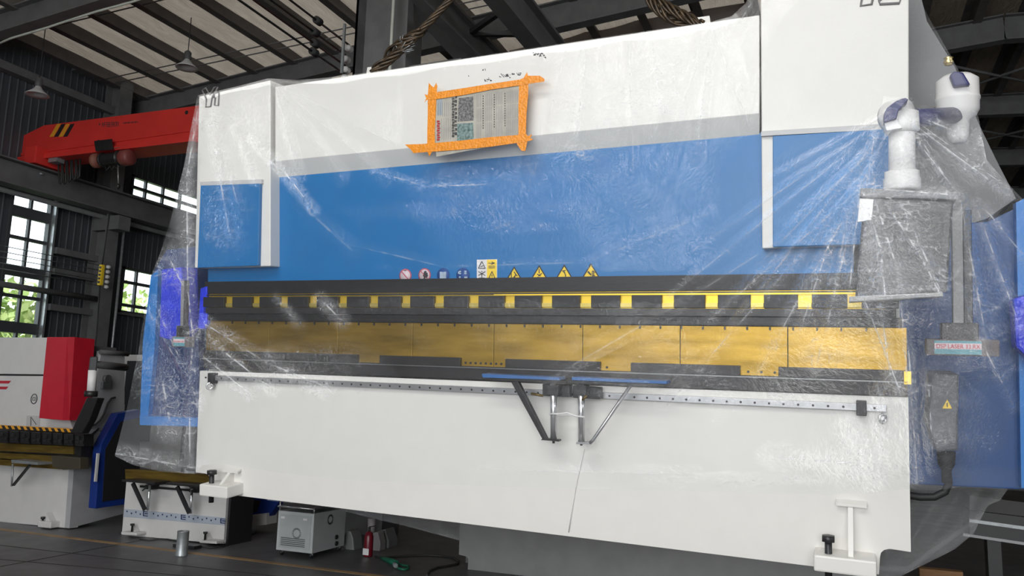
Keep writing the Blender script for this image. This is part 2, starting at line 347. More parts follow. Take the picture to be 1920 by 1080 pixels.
# --- middle column row with two runway beams
YC = 8.5
pL = on(662, 100, 1, YC); pR = on(757, 100, 1, YC); xc = (pL[0]+pR[0])/2+.02
for k, yc in enumerate((YC+.2, YC+12.4)):
    c_ = MB(); w = .40
    c_.box((xc-w, yc-.2, 0), (xc-w+.03, yc+.2, 9)); c_.box((xc+w-.03, yc-.2, 0), (xc+w, yc+.2, 9)); c_.box((xc-w+.03, yc-.01, 0), (xc+w-.03, yc+.01, 9))
    if k == 0: c_.box((xc-w+.0, yc-.20, 0), (xc-w+.03, yc-.19, 9))
    col = struct('steel_column' if k == 0 else 'steel_column.001', c_, beam_m)
    obj('bracket', MB().prism([(xc+w, yc-.1, 5.1), (xc+w+.75, yc-.1, 5.6), (xc+w+.75, yc-.1, 5.95), (xc+w, yc-.1, 5.95)], (0, .2, 0)), beam_m, col)
    if k == 0:
        obj('conduit', MB().tube([(xc+.2, yc-.24, .3), (xc+.2, yc-.24, 8.6)], .022), mat('pale_conduit', (.55, .58, .52), .4), col)
def ybeam(u0, v0, wdt, hgt, z, y0=2.0, y1=33, m=beam_m):
    p = on(u0, v0, 2, z); b_ = MB().ibeam((p[0]-wdt/2, y0, z+hgt/2), (p[0]-wdt/2, y1, z+hgt/2), wdt, hgt, t=.03, tf=.035); return trim(b_, m)
ybeam(794, 0, .14, .36, 6.0)
ybeam(945, 0, .22, .46, 6.0)
p1 = on(794, 0, 2, 6.)[0]; p2 = on(945, 0, 2, 6.)[0]
trim(MB().prism([on(u, v, 1, 8.62) for u, v in ((768, -12), (800, -12), (903, 110), (858, 118), (790, 45))], (0, .02, 0)), black2)
for k in range(8):     # bracing between the two beams
    y = 7.0+k*1.1; br = MB()
    br.bar((p1-.05, y+.45, 6.25), (p2-.2, y, 6.25), .06, .06); trim(br, black2)
    br = MB(); br.bar((p1-.05, y+.5, 6.25), (p2-.2, y+.75, 6.25), .06, .06); trim(br, black2)
# --- roof
roof = MB()
for (xa, xb) in ((.5, 3.0), (3.0, 16.0)):
    roof.prism([(xa, -9, zroof(xa)), (xb, -9, zroof(xb)), (xb, 36, zroof(xb)), (xa, 36, zroof(xa))], (0, 0, .12))
ceil = struct('ceiling', roof, foil_m)
for k in range(15):       # blanket lengths, each slightly sagging between the purlins
    xa = WX-.2+k*.98; xb = min(.5, xa+.98); ps = MB(); sg = 6
    ps.add([(xa+(xb-xa)*i/sg, y, zroof(xa+(xb-xa)*i/sg)-.05*math.sin(PI*i/sg)*(.6+.4*math.sin(y*1.7+k))) for y in np.arange(-9, 36.1, .75) for i in range(sg+1)],
           [(j*(sg+1)+i, j*(sg+1)+i+1, (j+1)*(sg+1)+i+1, (j+1)*(sg+1)+i) for j in range(60) for i in range(sg)], True)
    obj('blanket_strip', ps, foil_lit_m, ceil)
mp_ = None
for i in range(31):
    x = WX+.35+i*.95
    if x > 15.5: break
    z = zroof(x)-.01
    pm = MB(); pm.box((-.012, -9, -.30), (.012, 35.5, 0)); pm.box((-.012, -9, -.30), (.14, 35.5, -.282)); pm.box((-.14, -9, -.02), (.012, 35.5, 0))
    if mp_ is None: mp_ = obj('purlin', pm, purl_m, ceil)
    if i == 0: mp_.location = (x, 0, z); continue
    c_ = mp_.copy(); COL.objects.link(c_); c_.parent = ceil; c_.location = (x, 0, z)
def rafter(x0, x1, y, h=.42):
    r_ = MB()
    for a, b in ((x0, min(3, x1)), (3, x1)):
        if b > a: r_.ibeam((a, y, zroof(a)-.27-h/2), (b, y, zroof(b)-.27-h/2), .22, h)
    return obj('rafter', r_, beam_m, ceil)
for y in (-6.3, -2.6, 1.1, 4.8, 8.45, 12.15): rafter(WX, -5.2, y)
for y in (-3.9, .1, 4.1, 8.2, 12.3, 16.4, 20.5, 24.6, 28.7): rafter(-5.0, 15.5, y, .5)
for y in (15.9, 19.6, 23.3, 27.0): rafter(WX, -5.2, y)
for k in range(5):       # sag rods / knee braces
    y = 8.45; x = WX+1.5+k*1.9
    obj('knee_brace', MB().bar((x, y, zroof(x)-.6), (x, y+.7, zroof(x)-.18), .04, .04), beam_m, ceil)
for (a, b) in (((1.5, 17), (5, 20)), ((5, 17), (1.5, 20)), ((2, 21), (6, 24)), ((6, 21), (2, 24))):
    obj('cross_brace', MB().tube([(a[0], a[1], zroof(a[0])-.5), (b[0], b[1], zroof(b[0])-.5)], .03), beam_m, ceil)
for k in range(5):
    y = 8.8+k*2.2
    obj('tie_rod', MB().tube([(WX+.3, y, zroof(WX)-.28), (-5.3, y+.6, zroof(-5.3)-.28)], .012), beam_m, ceil)
    obj('tie_rod', MB().tube([(WX+.3, y+.22, zroof(WX)-.28), (-5.3, y+.82, zroof(-5.3)-.28)], .012), beam_m, ceil)
# remaining shell
bw = MB(); bw.box((-14.2, 36, 0), (16, 36.2, 10)); struct('wall_back', bw, wallm)
rw = MB(); rw.box((15.9, -9, 0), (16.1, 36, 9)); struct('wall_right', rw, wallm)
fw = MB(); fw.box((-14.2, -9.3, 0), (-8, -9.1, 9)); fw.box((5, -9.3, 0), (16, -9.1, 9.6)); fw.box((-8, -9.3, 6.3), (5, -9.1, 9.6)); struct('wall_front', fw, wallm)
# conduit on the near-left rafter
p = [on(u, v, 1, 8.3) for u, v in ((-20, 90), (20, 72), (85, 53), (130, 38), (180, 22), (250, 3), (300, -15))]
trim(MB().tube(p, .018), mat('pale_conduit', (.55, .58, .52), .4))
# beige partition panel and red box far behind the beams
pb = on(1080, 60, 1, 14.0)
trim(MB().box((pb[0]-1.4, 14.0, pb[2]-1.2), (pb[0]+3.2, 14.1, pb[2]+.05)), mat('beige_fascia', (.24, .21, .2), .7))
# bus wires along the column row (five conductors)
BW = Thing('crane_power_wire', 'dark conductor wires strung along the bay to white insulators on the grey column', 'wire', (xc-.5, YC, 6.0))
wy0, wz = YC-.1, None
for (u, v, v2) in ((655, 85, 0), (650, 105, 0), (650, 125, 0), (648, 140, 0)):
    q = on(u, v, 1, YC)
    BW.part('conductor', MB().tube([q, (q[0], 1.0, q[2]+.06)], .014), mat('bus_wire_red', (.07, .02, .02), .5) if v == 125 else black2)
    BW.part('insulator', MB().lathe(q+np.array([0, .0, -.05]), (0, -1, 0), [(.0, -.06), (.03, -.06), (.05, -.03), (.03, 0), (.05, .03), (.03, .06), (0, .06)], 10), plast)
    BW.part('clamp', MB().tube([q+np.array([0, -.75, .01]), q+np.array([0, -.65, .01])], .05, 8), rubber)
BW.part('mounting_strip', MB().box((xc-.44, YC-.22, on(650, 150, 1, YC)[2]), (xc-.41, YC-.19, on(650, 60, 1, YC)[2])), galv)

# trees beyond the windows
leafm = mat('sunlit_foliage', (.30, .42, .12), .8, scale=3, col2=(.62, .70, .30))
def tree(x, y, h, r, label):
    T = Thing('tree', label, 'tree', (x, y, -.15), group='trees beyond the windows')
    T.part('trunk', MB().tube([(x, y, -.15), (x+.1, y, h*.45), (x, y+.15, h*.7)], [.22, .16, .08], 8), mat('bark', (.12, .08, .05), .9))
    cm = MB(); q = 2600
    cen = [np.array([x+random.gauss(0, r*.38), y+random.gauss(0, r*.38), h*.62+random.gauss(0, h*.13)]) for _ in range(16)]
    for i in range(q):
        c_ = cen[i % 16]; d = nrm(rng.normal(size=3)); p_ = c_+d*r*.42*random.uniform(.7, 1.05)
        a = nrm(rng.normal(size=3)); b = nrm(np.cross(a, d+.3*rng.normal(size=3))); s_ = random.uniform(.10, .2)
        cm.add([p_-a*s_, p_+b*s_*.5, p_+a*s_, p_-b*s_*.5], [(0, 1, 2, 3)])
    T.part('foliage', cm, leafm, kind='stuff')
for x, y, h, r, lb in ((-19, 12.2, 4.4, 2.0, 'pale leafy tree seen through the tall window at far left'), (-20, 17.5, 5.0, 2.3, 'pale leafy tree seen between the tall window and the low window'),
                       (-20.5, 22.5, 5.4, 2.4, 'pale leafy tree filling the low window beside the film edge'), (-27, 15.0, 6.4, 2.6, 'taller distant tree behind the one in the tall window'), (-28, 27, 6.4, 3.0, 'distant tree farthest back beyond the low window')):
    tree(x, y, h, r, lb)

# ============================================================ OVERHEAD CRANE (left bay)
YG = 9.8
def cg(u, v): return on(u, v, 1, YG)
CR = Thing('overhead_crane', 'red single girder overhead crane spanning the left bay with black and yellow stripes', 'crane', cg(60, 300))
gp = [cg(8, 272), cg(30, 262), cg(82, 236), cg(370, 198), cg(900, 128), cg(900, 200), cg(370, 266), cg(38, 303)]
zt = cg(370, 198)[2]; xr = -5.9
gp = [cg(12, 270), cg(82, 235), cg(370, 198), np.array([xr, YG, zt+.02]), np.array([xr, YG, cg(370, 266)[2]]), cg(370, 266), cg(38, 303)]
CR.part('girder', MB().prism(gp, (0, .34, 0)), craner, bevel=.006)
fl = [cg(38, 297), cg(370, 259), cg(370, 267), cg(38, 305)]
CR.part('bottom_flange', MB().prism([fl[0]-[0, .08, 0], fl[1]-[0, .08, 0], fl[2]-[0, .08, 0], fl[3]-[0, .08, 0]], (0, .5, 0)), craner)
CR.part('seam_rail', MB().prism([cg(40, 288)-[0, .02, 0], cg(370, 242)-[0, .02, 0], cg(370, 245)-[0, .02, 0], cg(40, 292)-[0, .02, 0]], (0, .03, 0)), craner)
CR.part('end_truck', MB().box((WX+.42, YG-.25, Zrt+.01), (WX+.72, YG+.6, Zrt+.33)), craner, bevel=.02)
CR.part('end_truck', MB().box((xr-.1, YG-.5, 5.98), (xr+.2, YG+.9, 6.3)), craner, bevel=.02)
for i, m_ in enumerate((haz_o, black2, haz_o, black2)):
    a = 107+i*8.5; CR.part('stripe', MB().prism([cg(a, 233)-[0, .004, 0], cg(a+7.5, 232)-[0, .004, 0], cg(a-6, 256)-[0, .004, 0], cg(a-14, 257)-[0, .004, 0]], (0, .004, 0)), m_)
# flipped-looking lettering on the girder
lt = MB()
def strokes(mb, u0, v0, w, h, segs, pr, t=.9):
    for (a, b, c, d) in segs:
        p_, q = np.array([u0+a*w, v0+b*h]), np.array([u0+c*w, v0+d*h]); dd = nrm(q-p_); s_ = np.array([-dd[1], dd[0]])*t/2
        mb.prism([pr(*(p_-s_)), pr(*(q-s_)), pr(*(q+s_)), pr(*(p_+s_))], (0, -.003, 0))
cgf = lambda u, v: cg(u, v)-np.array([0, .002, 0])
glyphs = [[(0, 0, 1, 0), (0, 0, 0, 1), (1, 0, 1, 1), (.5, 0, .5, 1), (0, 1, .2, 1)], [(0, 0, 1, 0), (0, .5, 1, .5), (.5, 0, .5, 1), (1, 0, 1, 1), (0, 1, .5, 1)],
          [(0, 0, 1, 0), (0, 1, 1, 1), (0, 0, 0, 1), (1, 0, 1, 1), (0, .5, 1, .5), (.5, 0, .5, 1)], [(0, 0, 0, 1), (.4, 0, 1, 0), (.4, .5, 1, .5), (.6, 0, .6, 1), (0, .5, .4, .3)]]
for i, u in enumerate((216, 207.5, 200, 192)): strokes(lt, u, 229+(.9 if i < 9 else 0)*i*.35, 6, 8, glyphs[i], cgf)
for i in range(9): strokes(lt, 231+i*3.2, 229.5-i*.25, 2, 2.6, [(0, 0, 1, 1), (0, 1, 1, 0)][:1+i % 2]+[(0, .5, 1, .5)], cgf, .8)
ld = MB(); ld.prism([cgf(187+1.6*math.cos(t), 233+1.6*math.sin(t)) for t in np.linspace(0, 2*PI, 9)[:-1]], (0, -.003, 0))
CR.part('lettering', lt, ink, kind='stuff'); CR.part('logo_dot', ld, ink)
CR.part('hole_cap', MB().tube([cg(350, 211)-[0, .006, 0], cg(350, 211)+[0, .01, 0]], .035, 12), black2)
for k, (u, h_) in enumerate(((100, 48), (108, 50), (117, 46), (126, 44), (134, 40))):     # festoon loops
    a = cg(u, 300-k)+[0, .1, 0]; b = cg(u+7, 299-k)+[0, .1, 0]; c_ = cg(u+2, 300-k+h_*.8)+[0, .1, 0]; d_ = cg(u+6, 300-k+h_*.8)+[0, .1, 0]
    CR.part('festoon_cable', MB().tube([a, a*.4+c_*.6, c_, (c_+d_)/2-[0, 0, .03], d_, b*.4+d_*.6, b], .018, 6), rubber)
CR.part('limit_cable', MB().tube([cg(62, 304), cg(66, 318), cg(72, 325), cg(80, 326)], .02, 6), galv)
CR.part('cable_trolley', MB().box(cg(95, 303)-[0, .05, .03], cg(112, 297)+[0, .1, .02]), galv)
# hoist
hc = cg(205, 295)
HO = Thing('electric_hoist', 'rusty grey electric wire rope hoist hanging under the red crane girder', 'hoist', hc)
ax_ = nrm([1, 0, .02])
HO.part('drum', MB().lathe(cg(193, 300), (1, 0, 0), [(0, 0), (.13, 0), (.13, .03), (.105, .03)]+[(.105+.008*(k % 2), .03+k*.018) for k in range(19)]+[(.13, .38), (.13, .41), (0, .41)], 20), dsteel)
HO.part('motor', MB().lathe(cg(228, 297), (1, 0, 0), [(0, 0), (.10, 0), (.14, .04), (.14, .2), (.11, .23), (0, .23)], 18), mat('hoist_red_brown', srgb(120, 60, 56), .5))
HO.part('gearbox', MB().lathe(cg(176, 302), (1, 0, 0), [(0, -.02), (.1, 0), (.13, .03), (.13, .1), (0, .12)], 18), mat('hoist_rust', srgb(130, 80, 66), .6))
HO.part('frame', MB().box(cg(188, 285)-[0, .1, 0], cg(232, 282)+[0, .25, .02]), galv)
for u in (196, 212): HO.part('wheel', MB().tube([cg(u, 272)-[0, .13, 0], cg(u, 272)-[0, .08, 0]], .055, 14), dsteel)
HO.part('side_plate', MB().prism([cg(189, 269)-[0, .14, 0], cg(222, 265)-[0, .14, 0], cg(224, 285)-[0, .14, 0], cg(192, 288)-[0, .14, 0]], (0, .01, 0)), dsteel)
for k in range(3): HO.part('hoist_cable', MB().tube([cg(196+k*9, 308), cg(200+k*9, 320-k*2), cg(206+k*9, 312)], .012, 5), rubber)
HO.part('wire_rope', MB().tube([cg(221, 308), cg(222, 345)], .01, 6), steel)
HO.part('hook_block', MB().lathe(cg(222, 345), (0, 0, -1), [(0, 0), (.03, .0), (.04, .04), (.02, .09), (0, .1)], 10), dsteel)

# high bay lamps
def lamp(u, v, xw, label, vt):
    c_ = on(u, v, 0, xw); L_ = Thing('high_bay_lamp', label, 'lamp', c_)
    L_.part('shade', MB().lathe(c_, (0, 0, -1), [(.04, -.16), (.06, -.12), (.10, -.07), (.19, 0), (.185, .01), (.09, -.06), (.04, -.14)], 24), mat('lamp_shade_enamel', (.5, .5, .5), .3))
    L_.part('ballast', MB().lathe(c_+[0, 0, .15], (0, 0, 1), [(0, 0), (.055, 0), (.06, .03), (.06, .13), (.03, .16), (0, .16)], 14), dgrey)
    zt_ = zroof(c_[0])-.2
    L_.part('cord', MB().tube([c_+[0, 0, .3], (c_[0], c_[1], zt_)], .008, 6), rubber)
lamp(70, 178, -12.6, 'unlit bell shaped lamp hanging at far left before the dark wall', 0)
lamp(350, 127, -10.4, 'unlit bell shaped lamp hanging under foil roof left of the white machine', 0)

# conductor wires and pendant controller on the left wall
CW = Thing('wall_conductor_wire', 'row of five thin bus wires strung across the tall window to the wall column', 'wire', (WX+.6, Ycw, 4.6))
for k in range(5):
    z = wp(0, 0)[1] if False else on(200, 500+k*9.5, 0, WX+.6)[2]
    CW.part('conductor', MB().tube([(WX+.6, Ycw-.15, z), (WX+.6, -2, z-.02)], .008, 5), galv)
    CW.part('insulator', MB().lathe((WX+.6, Ycw-.1, z), (0, 1, 0), [(0, -.05), (.03, -.04), (.04, 0), (.03, .04), (0, .05)], 8), plast)
pc = on(190, 512, 0, WX+1.1)
PD = Thing('pendant_controller', 'yellow and black push button crane controller hanging beside the wall column', 'controller', pc)
PD.part('body', MB().box(pc+[-.04, -.04, -.24], pc+[.04, .04, .16]), signy, bevel=.02)
for k in range(5): PD.part('button', MB().tube([pc+[.01, -.055, .10-k*.07], pc+[.01, -.035, .10-k*.07]], .022, 8), black2)
PD.part('cable', MB().tube([pc+[0, 0, .14], pc+[.02, .03, 1.2]], .012, 6), rubber)
PD.part('tail_cable', MB().tube([pc+[0, 0, -.23], pc+[.02, .02, -1.2], pc+[0, -.03, -3.0]], .012, 6), rubber)
#%%PART2

# ============================================================ THE WRAPPED PRESS BRAKE (hangs from wire ropes)
PB = Thing('press_brake', 'large white and blue press brake hanging from wire ropes under clear film', 'machine', (0, 0, -1.1), machine=True)
def poly(pts, y): return [ml(u, v, y) for u, v in pts]
def plate(T, name, pts, y0, y1, m, bevel=0.0, parent=None, label=None):
    return T.part(name, MB().prism(poly(pts, y0), (0, y1-y0, 0)), m, bevel=bevel, parent=parent, label=label)
L = 5.725
# body behind
bd = MB(); bd.box((.04, .06, -.9), (.14, 1.7, 2.45)); bd.box((L-.14, .06, -.9), (L-.04, 1.7, 2.45)); bd.box((.14, .10, -.85), (L-.14, .2, .02)); bd.box((.14, 1.2, .3), (L-.14, 1.3, 2.3))
PB.part('side_frame', MB().box((.04, .06, -.9), (.14, 1.7, 2.45)), white, bevel=.01)
PB.part('side_frame', MB().box((L-.14, .06, -.9), (L-.04, 1.7, 2.45)), white, bevel=.01)
PB.part('rear_beam', MB().box((.14, 1.2, .3), (L-.14, 1.3, 2.3)), white)
PB.part('bed_core', MB().box((.14, .10, -.85), (L-.14, .22, .0)), white)
# bed apron with notched lower corners
ap = [(375, 695), (1703, 745), (1708, 1035), (1668, 1029), (1658, 1031), (1652, 1036), (1650, 1044), (1648, 1077), (395, 923), (395, 899), (392, 892), (386, 888), (367, 886)]
plate(PB, 'bed_apron', ap, 0, .06, white)
# crossbeam, slanted lip
beam = [(516, 163), (1424, 28), (1424, 213), (516, 303)]
plate(PB, 'crossbeam', beam, -.10, .10, white, bevel=.006)
q = poly([(516, 303), (1424, 213)], -.10); r_ = poly([(516, 333), (1424, 252)], 0.0)
PB.part('beam_lip', MB().prism([q[0], q[1], r_[1], r_[0]], (0, .1, .0)), white)
PB.part('top_plate', MB().box((.75, -.02, 2.40), (4.9, .9, 2.47)), white)
# ram
plate(PB, 'ram', [(392, 300), (1606, 240), (1600, 514), (390, 538)], 0, .09, blue)
# cylinder housings
def housing(pts, wh, cover, cov2, strip):
    h = plate(PB, 'cylinder_housing', pts, -.12, .5, white, bevel=.008)
    plate(PB, 'housing_cover', cover, -.155, -.121, blue, bevel=.005, parent=h)
    plate(PB, 'cover_lip', strip, -.15, -.121, greyband, parent=h)
housing([(373, 181), (507, 150), (507, 499), (365, 502)], None, [(376, 348), (487, 344), (484, 498), (370, 502)], None, [(375, 341), (490, 336), (490, 344), (375, 348)])
housing([(1426, -45), (1704, -90), (1704, 452), (1429, 466)], None, [(1449, 255), (1690, 240), (1690, 456), (1449, 463)], None, [(1427, 246), (1704, 229), (1704, 240), (1427, 255)])
# numbers painted on the housings as outlines
def outline(T, pts, y, parent, w=.006):
    p_ = poly(pts, y)
    return T.part('letter_outline', MB().tube(p_+[p_[0]], w, 6), mat('painted_outline_grey', (.16, .15, .15), .5), parent=parent)
z_ = lambda L_: [(360+x/4.908, 140+y_/4.908) for x, y_ in L_]
outline(PB, z_([(95, 145), (128, 122), (165, 185), (205, 118), (240, 112), (185, 215), (172, 293), (128, 298), (133, 228)]), -.124, None, .0075)
outline(PB, z_([(205, 172), (250, 162), (243, 285), (208, 280), (215, 212), (203, 212)]), -.124, None, .0075)
outline(PB, [(1600, -62), (1622, -66), (1633, -40), (1650, -70), (1672, -72), (1640, -18), (1634, 8), (1614, 11), (1618, -14)], -.124, None, .0085)
outline(PB, [(1652, -20), (1662, -30), (1682, -30), (1688, -18), (1672, -4), (1690, -5), (1686, 6), (1650, 8), (1648, 2), (1668, -14), (1664, -20)], -.124, None, .0085)
# clamping zone of the ram (z .45 - .77)
PB.part('ram_rail', MB().box((.05, -.02, .69), (5.60, .06, .80)), black, bevel=.004)
PB.part('ram_rail_groove', MB().box((.05, -.028, .672), (5.60, .0, .684)), dsteel)
PB.part('clamp_seat', MB().box((.05, .0, .56), (5.60, .05, .69)), yellow)
x0 = .336; cl0 = None; wd0 = None
for i in range(18):
    xc_ = x0+.299*i
    if cl0 is None:
        cl0 = PB.part('clamp_block', MB().box((xc_+.045, -.035, .57), (xc_+.258, .0, .662)), black, bevel=.005)
        hb = PB.part('clamp_screw', MB().tube([(xc_+.22, -.038, .625), (xc_+.22, -.03, .625)], .012, 10), black2, parent=cl0)
        wd0 = PB.part('wedge', MB().box((xc_-.043, -.018, .575), (xc_+.043, .0, .607)), mat('wedge_pale_yellow', srgb(190, 170, 90), .38, .7), bevel=.003)
    else:
        c_ = dup(cl0, PB.e, (.299*i, 0, 0)); h_ = hb.copy(); COL.objects.link(h_); h_.parent = c_
        dup(wd0, PB.e, (.299*i, 0, 0))
PB.part('clamp_block', MB().box((.05, -.035, .57), (.29, .0, .662)), black, bevel=.005)
PB.part('yellow_edge', MB().box((2.9, -.03, .663), (5.60, -.0, .674)), yellow)
PB.part('lower_clamp_rail', MB().box((.05, -.03, .515), (5.66, .05, .568)), dsteel, bevel=.004)
PB.part('lower_clamp_rail', MB().box((.05, -.015, .452), (5.70, .05, .513)), black, bevel=.004)
PB.part('dotted_rib', MB().box((.05, -.022, .468), (5.70, .0, .478)), dsteel)
# yellow tool band with index marks
tb = None
for i in range(8):
    a = .05+i*.709
    PB.part('tool_segment', MB().box((a+.002, .01, .12), (a+.707, .09, .45)), brass, bevel=.002)
mk = None
for i in range(37):
    x = .35+.1468*i
    if x > 5.6: break
    if mk is None: mk = PB.part('index_mark', MB().box((x-.006, .003, .425), (x+.006, .012, .447)), black2)
    else: dup(mk, PB.e, (.1468*i, 0, 0))
# black lower holder with yellow gaps
for a, b in ((.05, .95), (.96, 1.68), (1.89, 2.615), (2.995, 3.735), (3.96, 4.71), (4.955, 5.715)):
    PB.part('die_block', MB().box((a, -.02, .118), (b, .03, .185)), dsteel, bevel=.003)
PB.part('die_rail', MB().box((.05, -.015, .02), (5.72, .09, .122)), dsteel, bevel=.004)
PB.part('die_rail_lip', MB().box((.05, -.03, .108), (5.72, -.01, .116)), mat('pale_steel_edge', (.2, .2, .2), .3, .6))
for a, n_ in ((2.65, 8), (4.76, 3), (3.78, 1)):
    for k in range(n_): PB.part('screw_hole', MB().tube([(a+k*(.043 if n_ == 8 else .085), .004, .145), (a+k*(.043 if n_ == 8 else .085), .012, .145)], .009, 8), black2)
PB.part('end_hook', MB().box((5.70, -.03, .10), (5.74, .03, .18)), yellow)
# linear rail on the apron
rl = PB.part('linear_rail', MB().box((.13, -.035, -.078), (5.60, 0, -.033)), steel, bevel=.003)
hl = None
for i in range(61):
    x = 5.53-.0905*i
    if hl is None: hl = PB.part('rail_hole', MB().tube([(x, -.0365, -.056), (x, -.030, -.056)], .008, 10), dsteel, parent=rl)
    else:
        c_ = hl.copy(); COL.objects.link(c_); c_.parent = rl; c_.location = (-.0905*i, 0, 0)
for x in (.18, 5.455): PB.part('end_stop', MB().box((x-.03, -.065, -.105), (x+.03, 0, -.012)), dsteel, bevel=.005)
for u, v in ((393, 724), (1655, 785)):
    c_ = ml(u, v, -.06); t_ = [c_+.028*np.array([math.cos(a)*.7, math.cos(a)*.5, math.sin(a)]) for a in np.linspace(0, 2*PI, 13)]
    PB.part('eye_bolt', MB().tube(t_, .009, 8).tube([c_+[0, .03, 0], (c_[0], 0, c_[2])], .012, 8), chrome)
# feet with levelling bolts
def foot(x, z, s, gh=.30):
    f_ = PB.part('foot', MB().box((x-.17*s, -.2, z-.055), (x+.17*s, 0.02, z+.045)), white, bevel=.012)
    PB.part('gusset', MB().prism([(x+.02, -.0, z+.045), (x+.02, -.15, z+.045), (x+.02, -.035, z+.04+gh), (x+.02, 0, z+.04+gh)], (.03, 0, 0)), white, parent=f_)
    PB.part('gusset_cap', MB().prism([(x-.05, -.05, z+.03+gh), (x+.13, -.05, z+.03+gh), (x+.13, 0, z+.05+gh), (x-.05, 0, z+.05+gh)], (0, 0, .015)), white, parent=f_)
    bx = x-.09*s
    PB.part('levelling_bolt', MB().tube([(bx, -.13, z-.12), (bx, -.13, z+.14)], .022, 12).lathe((bx, -.13, z+.12), (0, 0, 1), [(0, 0), (.042, 0), (.042, .035), (0, .035)], 6), black2, parent=f_)
c_ = ml(415, 916, -.1); foot(c_[0], c_[2], .9, .10); c_ = ml(1584, 1054, -.12); foot(c_[0], c_[2], 1.05)
PB.part('crease_cord', MB().tube([ml(1095, 842, -.01), ml(1082, 900, -.01), ml(1074, 945, -.01), ml(1066, 998, -.01)], .004, 6), plast)
# safety pictograms on the ram
def disc(name, u, v, r, cols, segs, sc=black2):
    c_ = ml(u, v, -.002); o = None
    for k, (rr, m_) in enumerate(cols):
        b_ = MB().lathe((c_[0], -.001-.0015*k, c_[2]), (0, -1, 0), [(0, 0), (rr, 0), (rr, .0015), (0, .0015)], 28)
        o = PB.part(name if k == 0 else 'face', b_, m_, parent=o)
        if k == 0: root = o
    for m_, ss, w in segs:
        sb = MB()
        for (a, b, c2, d) in ss: sb.bar((c_[0]+a*r, -.006, c_[2]+b*r), (c_[0]+c2*r, -.006, c_[2]+d*r), w, .002, up=(0, 1, 0))
        PB.part('pictogram', sb, m_, parent=root)
pinkr = mat('sign_red_ring', srgb(190, 90, 110), .5)
disc('prohibition_sign', 760, 517, .055, ((.056, pinkr), (.046, signp)), ((pinkr, [(-.6, .6, .6, -.6)], .008), (ink, [(-.2, .75, .2, .75)], .005)))
disc('prohibition_sign', 796, 516, .055, ((.056, pinkr), (.046, signp)), ((ink, [(0, -.6, .2, .3), (.1, -.3, .45, .35), (.15, .4, .25, .6), (-.1, -.2, .1, .5), (.3, -.4, .5, .1)], .016), (pinkr, [(-.6, .6, .6, -.6)], .007)))
disc('mandatory_sign', 831, 516, .055, ((.056, signb),), ((mat('sign_pale_blue', (.4, .5, .62), .5), [(-.5, .35, -.03, .3), (.03, .3, .5, .35), (-.5, .1, .5, .1), (-.5, -.1, .5, -.1), (-.5, -.3, .5, -.3)], .016),))
disc('mandatory_sign', 868, 516, .058, ((.058, signb),), ((mat('sign_pale_blue', (.4, .5, .62), .5), [(-.55, .5, -.25, .5), (-.5, .2, -.25, .25), (.25, .5, .55, .5), (.25, .25, .55, .25), (-.55, -.25, -.3, -.25), (-.5, -.55, -.3, -.5), (.25, -.3, .55, -.3), (.3, -.55, .5, -.55), (-.6, .2, -.6, .5), (.6, -.5, .6, -.2)], .011),))
sb_ = plate(PB, 'warning_board', [(894, 487), (932, 486), (932, 527), (894, 527)], -.003, 0, signw)
plate(PB, 'yellow_half', [(913, 487), (931, 487), (931, 526), (913, 526)], -.005, -.003, signy, parent=sb_)
pk = MB(); pf = lambda u, v: ml(u, v, -.006)
for (u, v, w, h, gl) in ((897, 490, 13, 13, [(.5, 0, 0, 1), (0, 1, 1, 1), (1, 1, .5, 0), (.3, .8, .7, .6)]), (897, 509, 13, 15, [(0, 0, 1, .5), (1, 0, 0, .5), (.5, .2, .5, .9), (0, 1, 1, 1), (.1, .8, .9, .8), (.4, 0, .6, 0)]),
                         (916, 491, 12, 5, [(0, .5, 1, .5), (.5, 0, 1, .5), (.4, 1, .8, .6)]), (916, 499, 12, 3, [(0, 0, 1, 0), (0, 1, 1, 1)]), (916, 509, 13, 14, [(.5, 0, 0, 1), (0, 1, 1, 1), (1, 1, .5, 0), (.5, .4, .5, .7)])):
    strokes(pk, u, v, w, h, gl, pf, 1.1)
PB.part('pictogram', pk, ink, parent=sb_)
tri_gl = [[(.3, .5, .3, .9), (.25, .9, .45, .9), (.5, .4, .62, .6), (.62, .6, .5, .9), (.62, .6, .75, .75), (.42, .9, .6, .7)],
          [(.5, .25, .5, .6), (.35, .65, .6, .8), (.45, .8, .7, .6), (.4, .95, .6, .95), (.42, .85, .42, .95)],
          [(.35, .45, .6, .42), (.5, .5, .6, .8), (.6, .75, .6, .95), (.42, .5, .55, .6), (.5, .95, .62, .95)],
          [(.25, .6, .5, .85), (.3, .55, .52, .8), (.6, .55, .6, .9), (.7, .55, .7, .9), (.6, .55, .72, .55), (.6, .9, .8, .88), (.75, .65, .85, .6)]]
for i, (u, v) in enumerate(((964, 512), (1011, 510), (1058, 509), (1108, 507))):
    w, h = 15.5+.5*i, 26+i*.6
    t_ = plate(PB, 'warning_triangle', [(u, v-h/2), (u+w, v+h/2), (u-w, v+h/2)], -.003, 0, black2)
    plate(PB, 'face', [(u, v-h/2+4.5), (u+w-4, v+h/2-2.2), (u-w+4, v+h/2-2.2)], -.005, -.003, signy, parent=t_)
    pk = MB(); strokes(pk, u-13, v-h/2+1, 26, h-2, tri_gl[i], pf, 1.5); PB.part('pictogram', pk, ink, parent=t_)
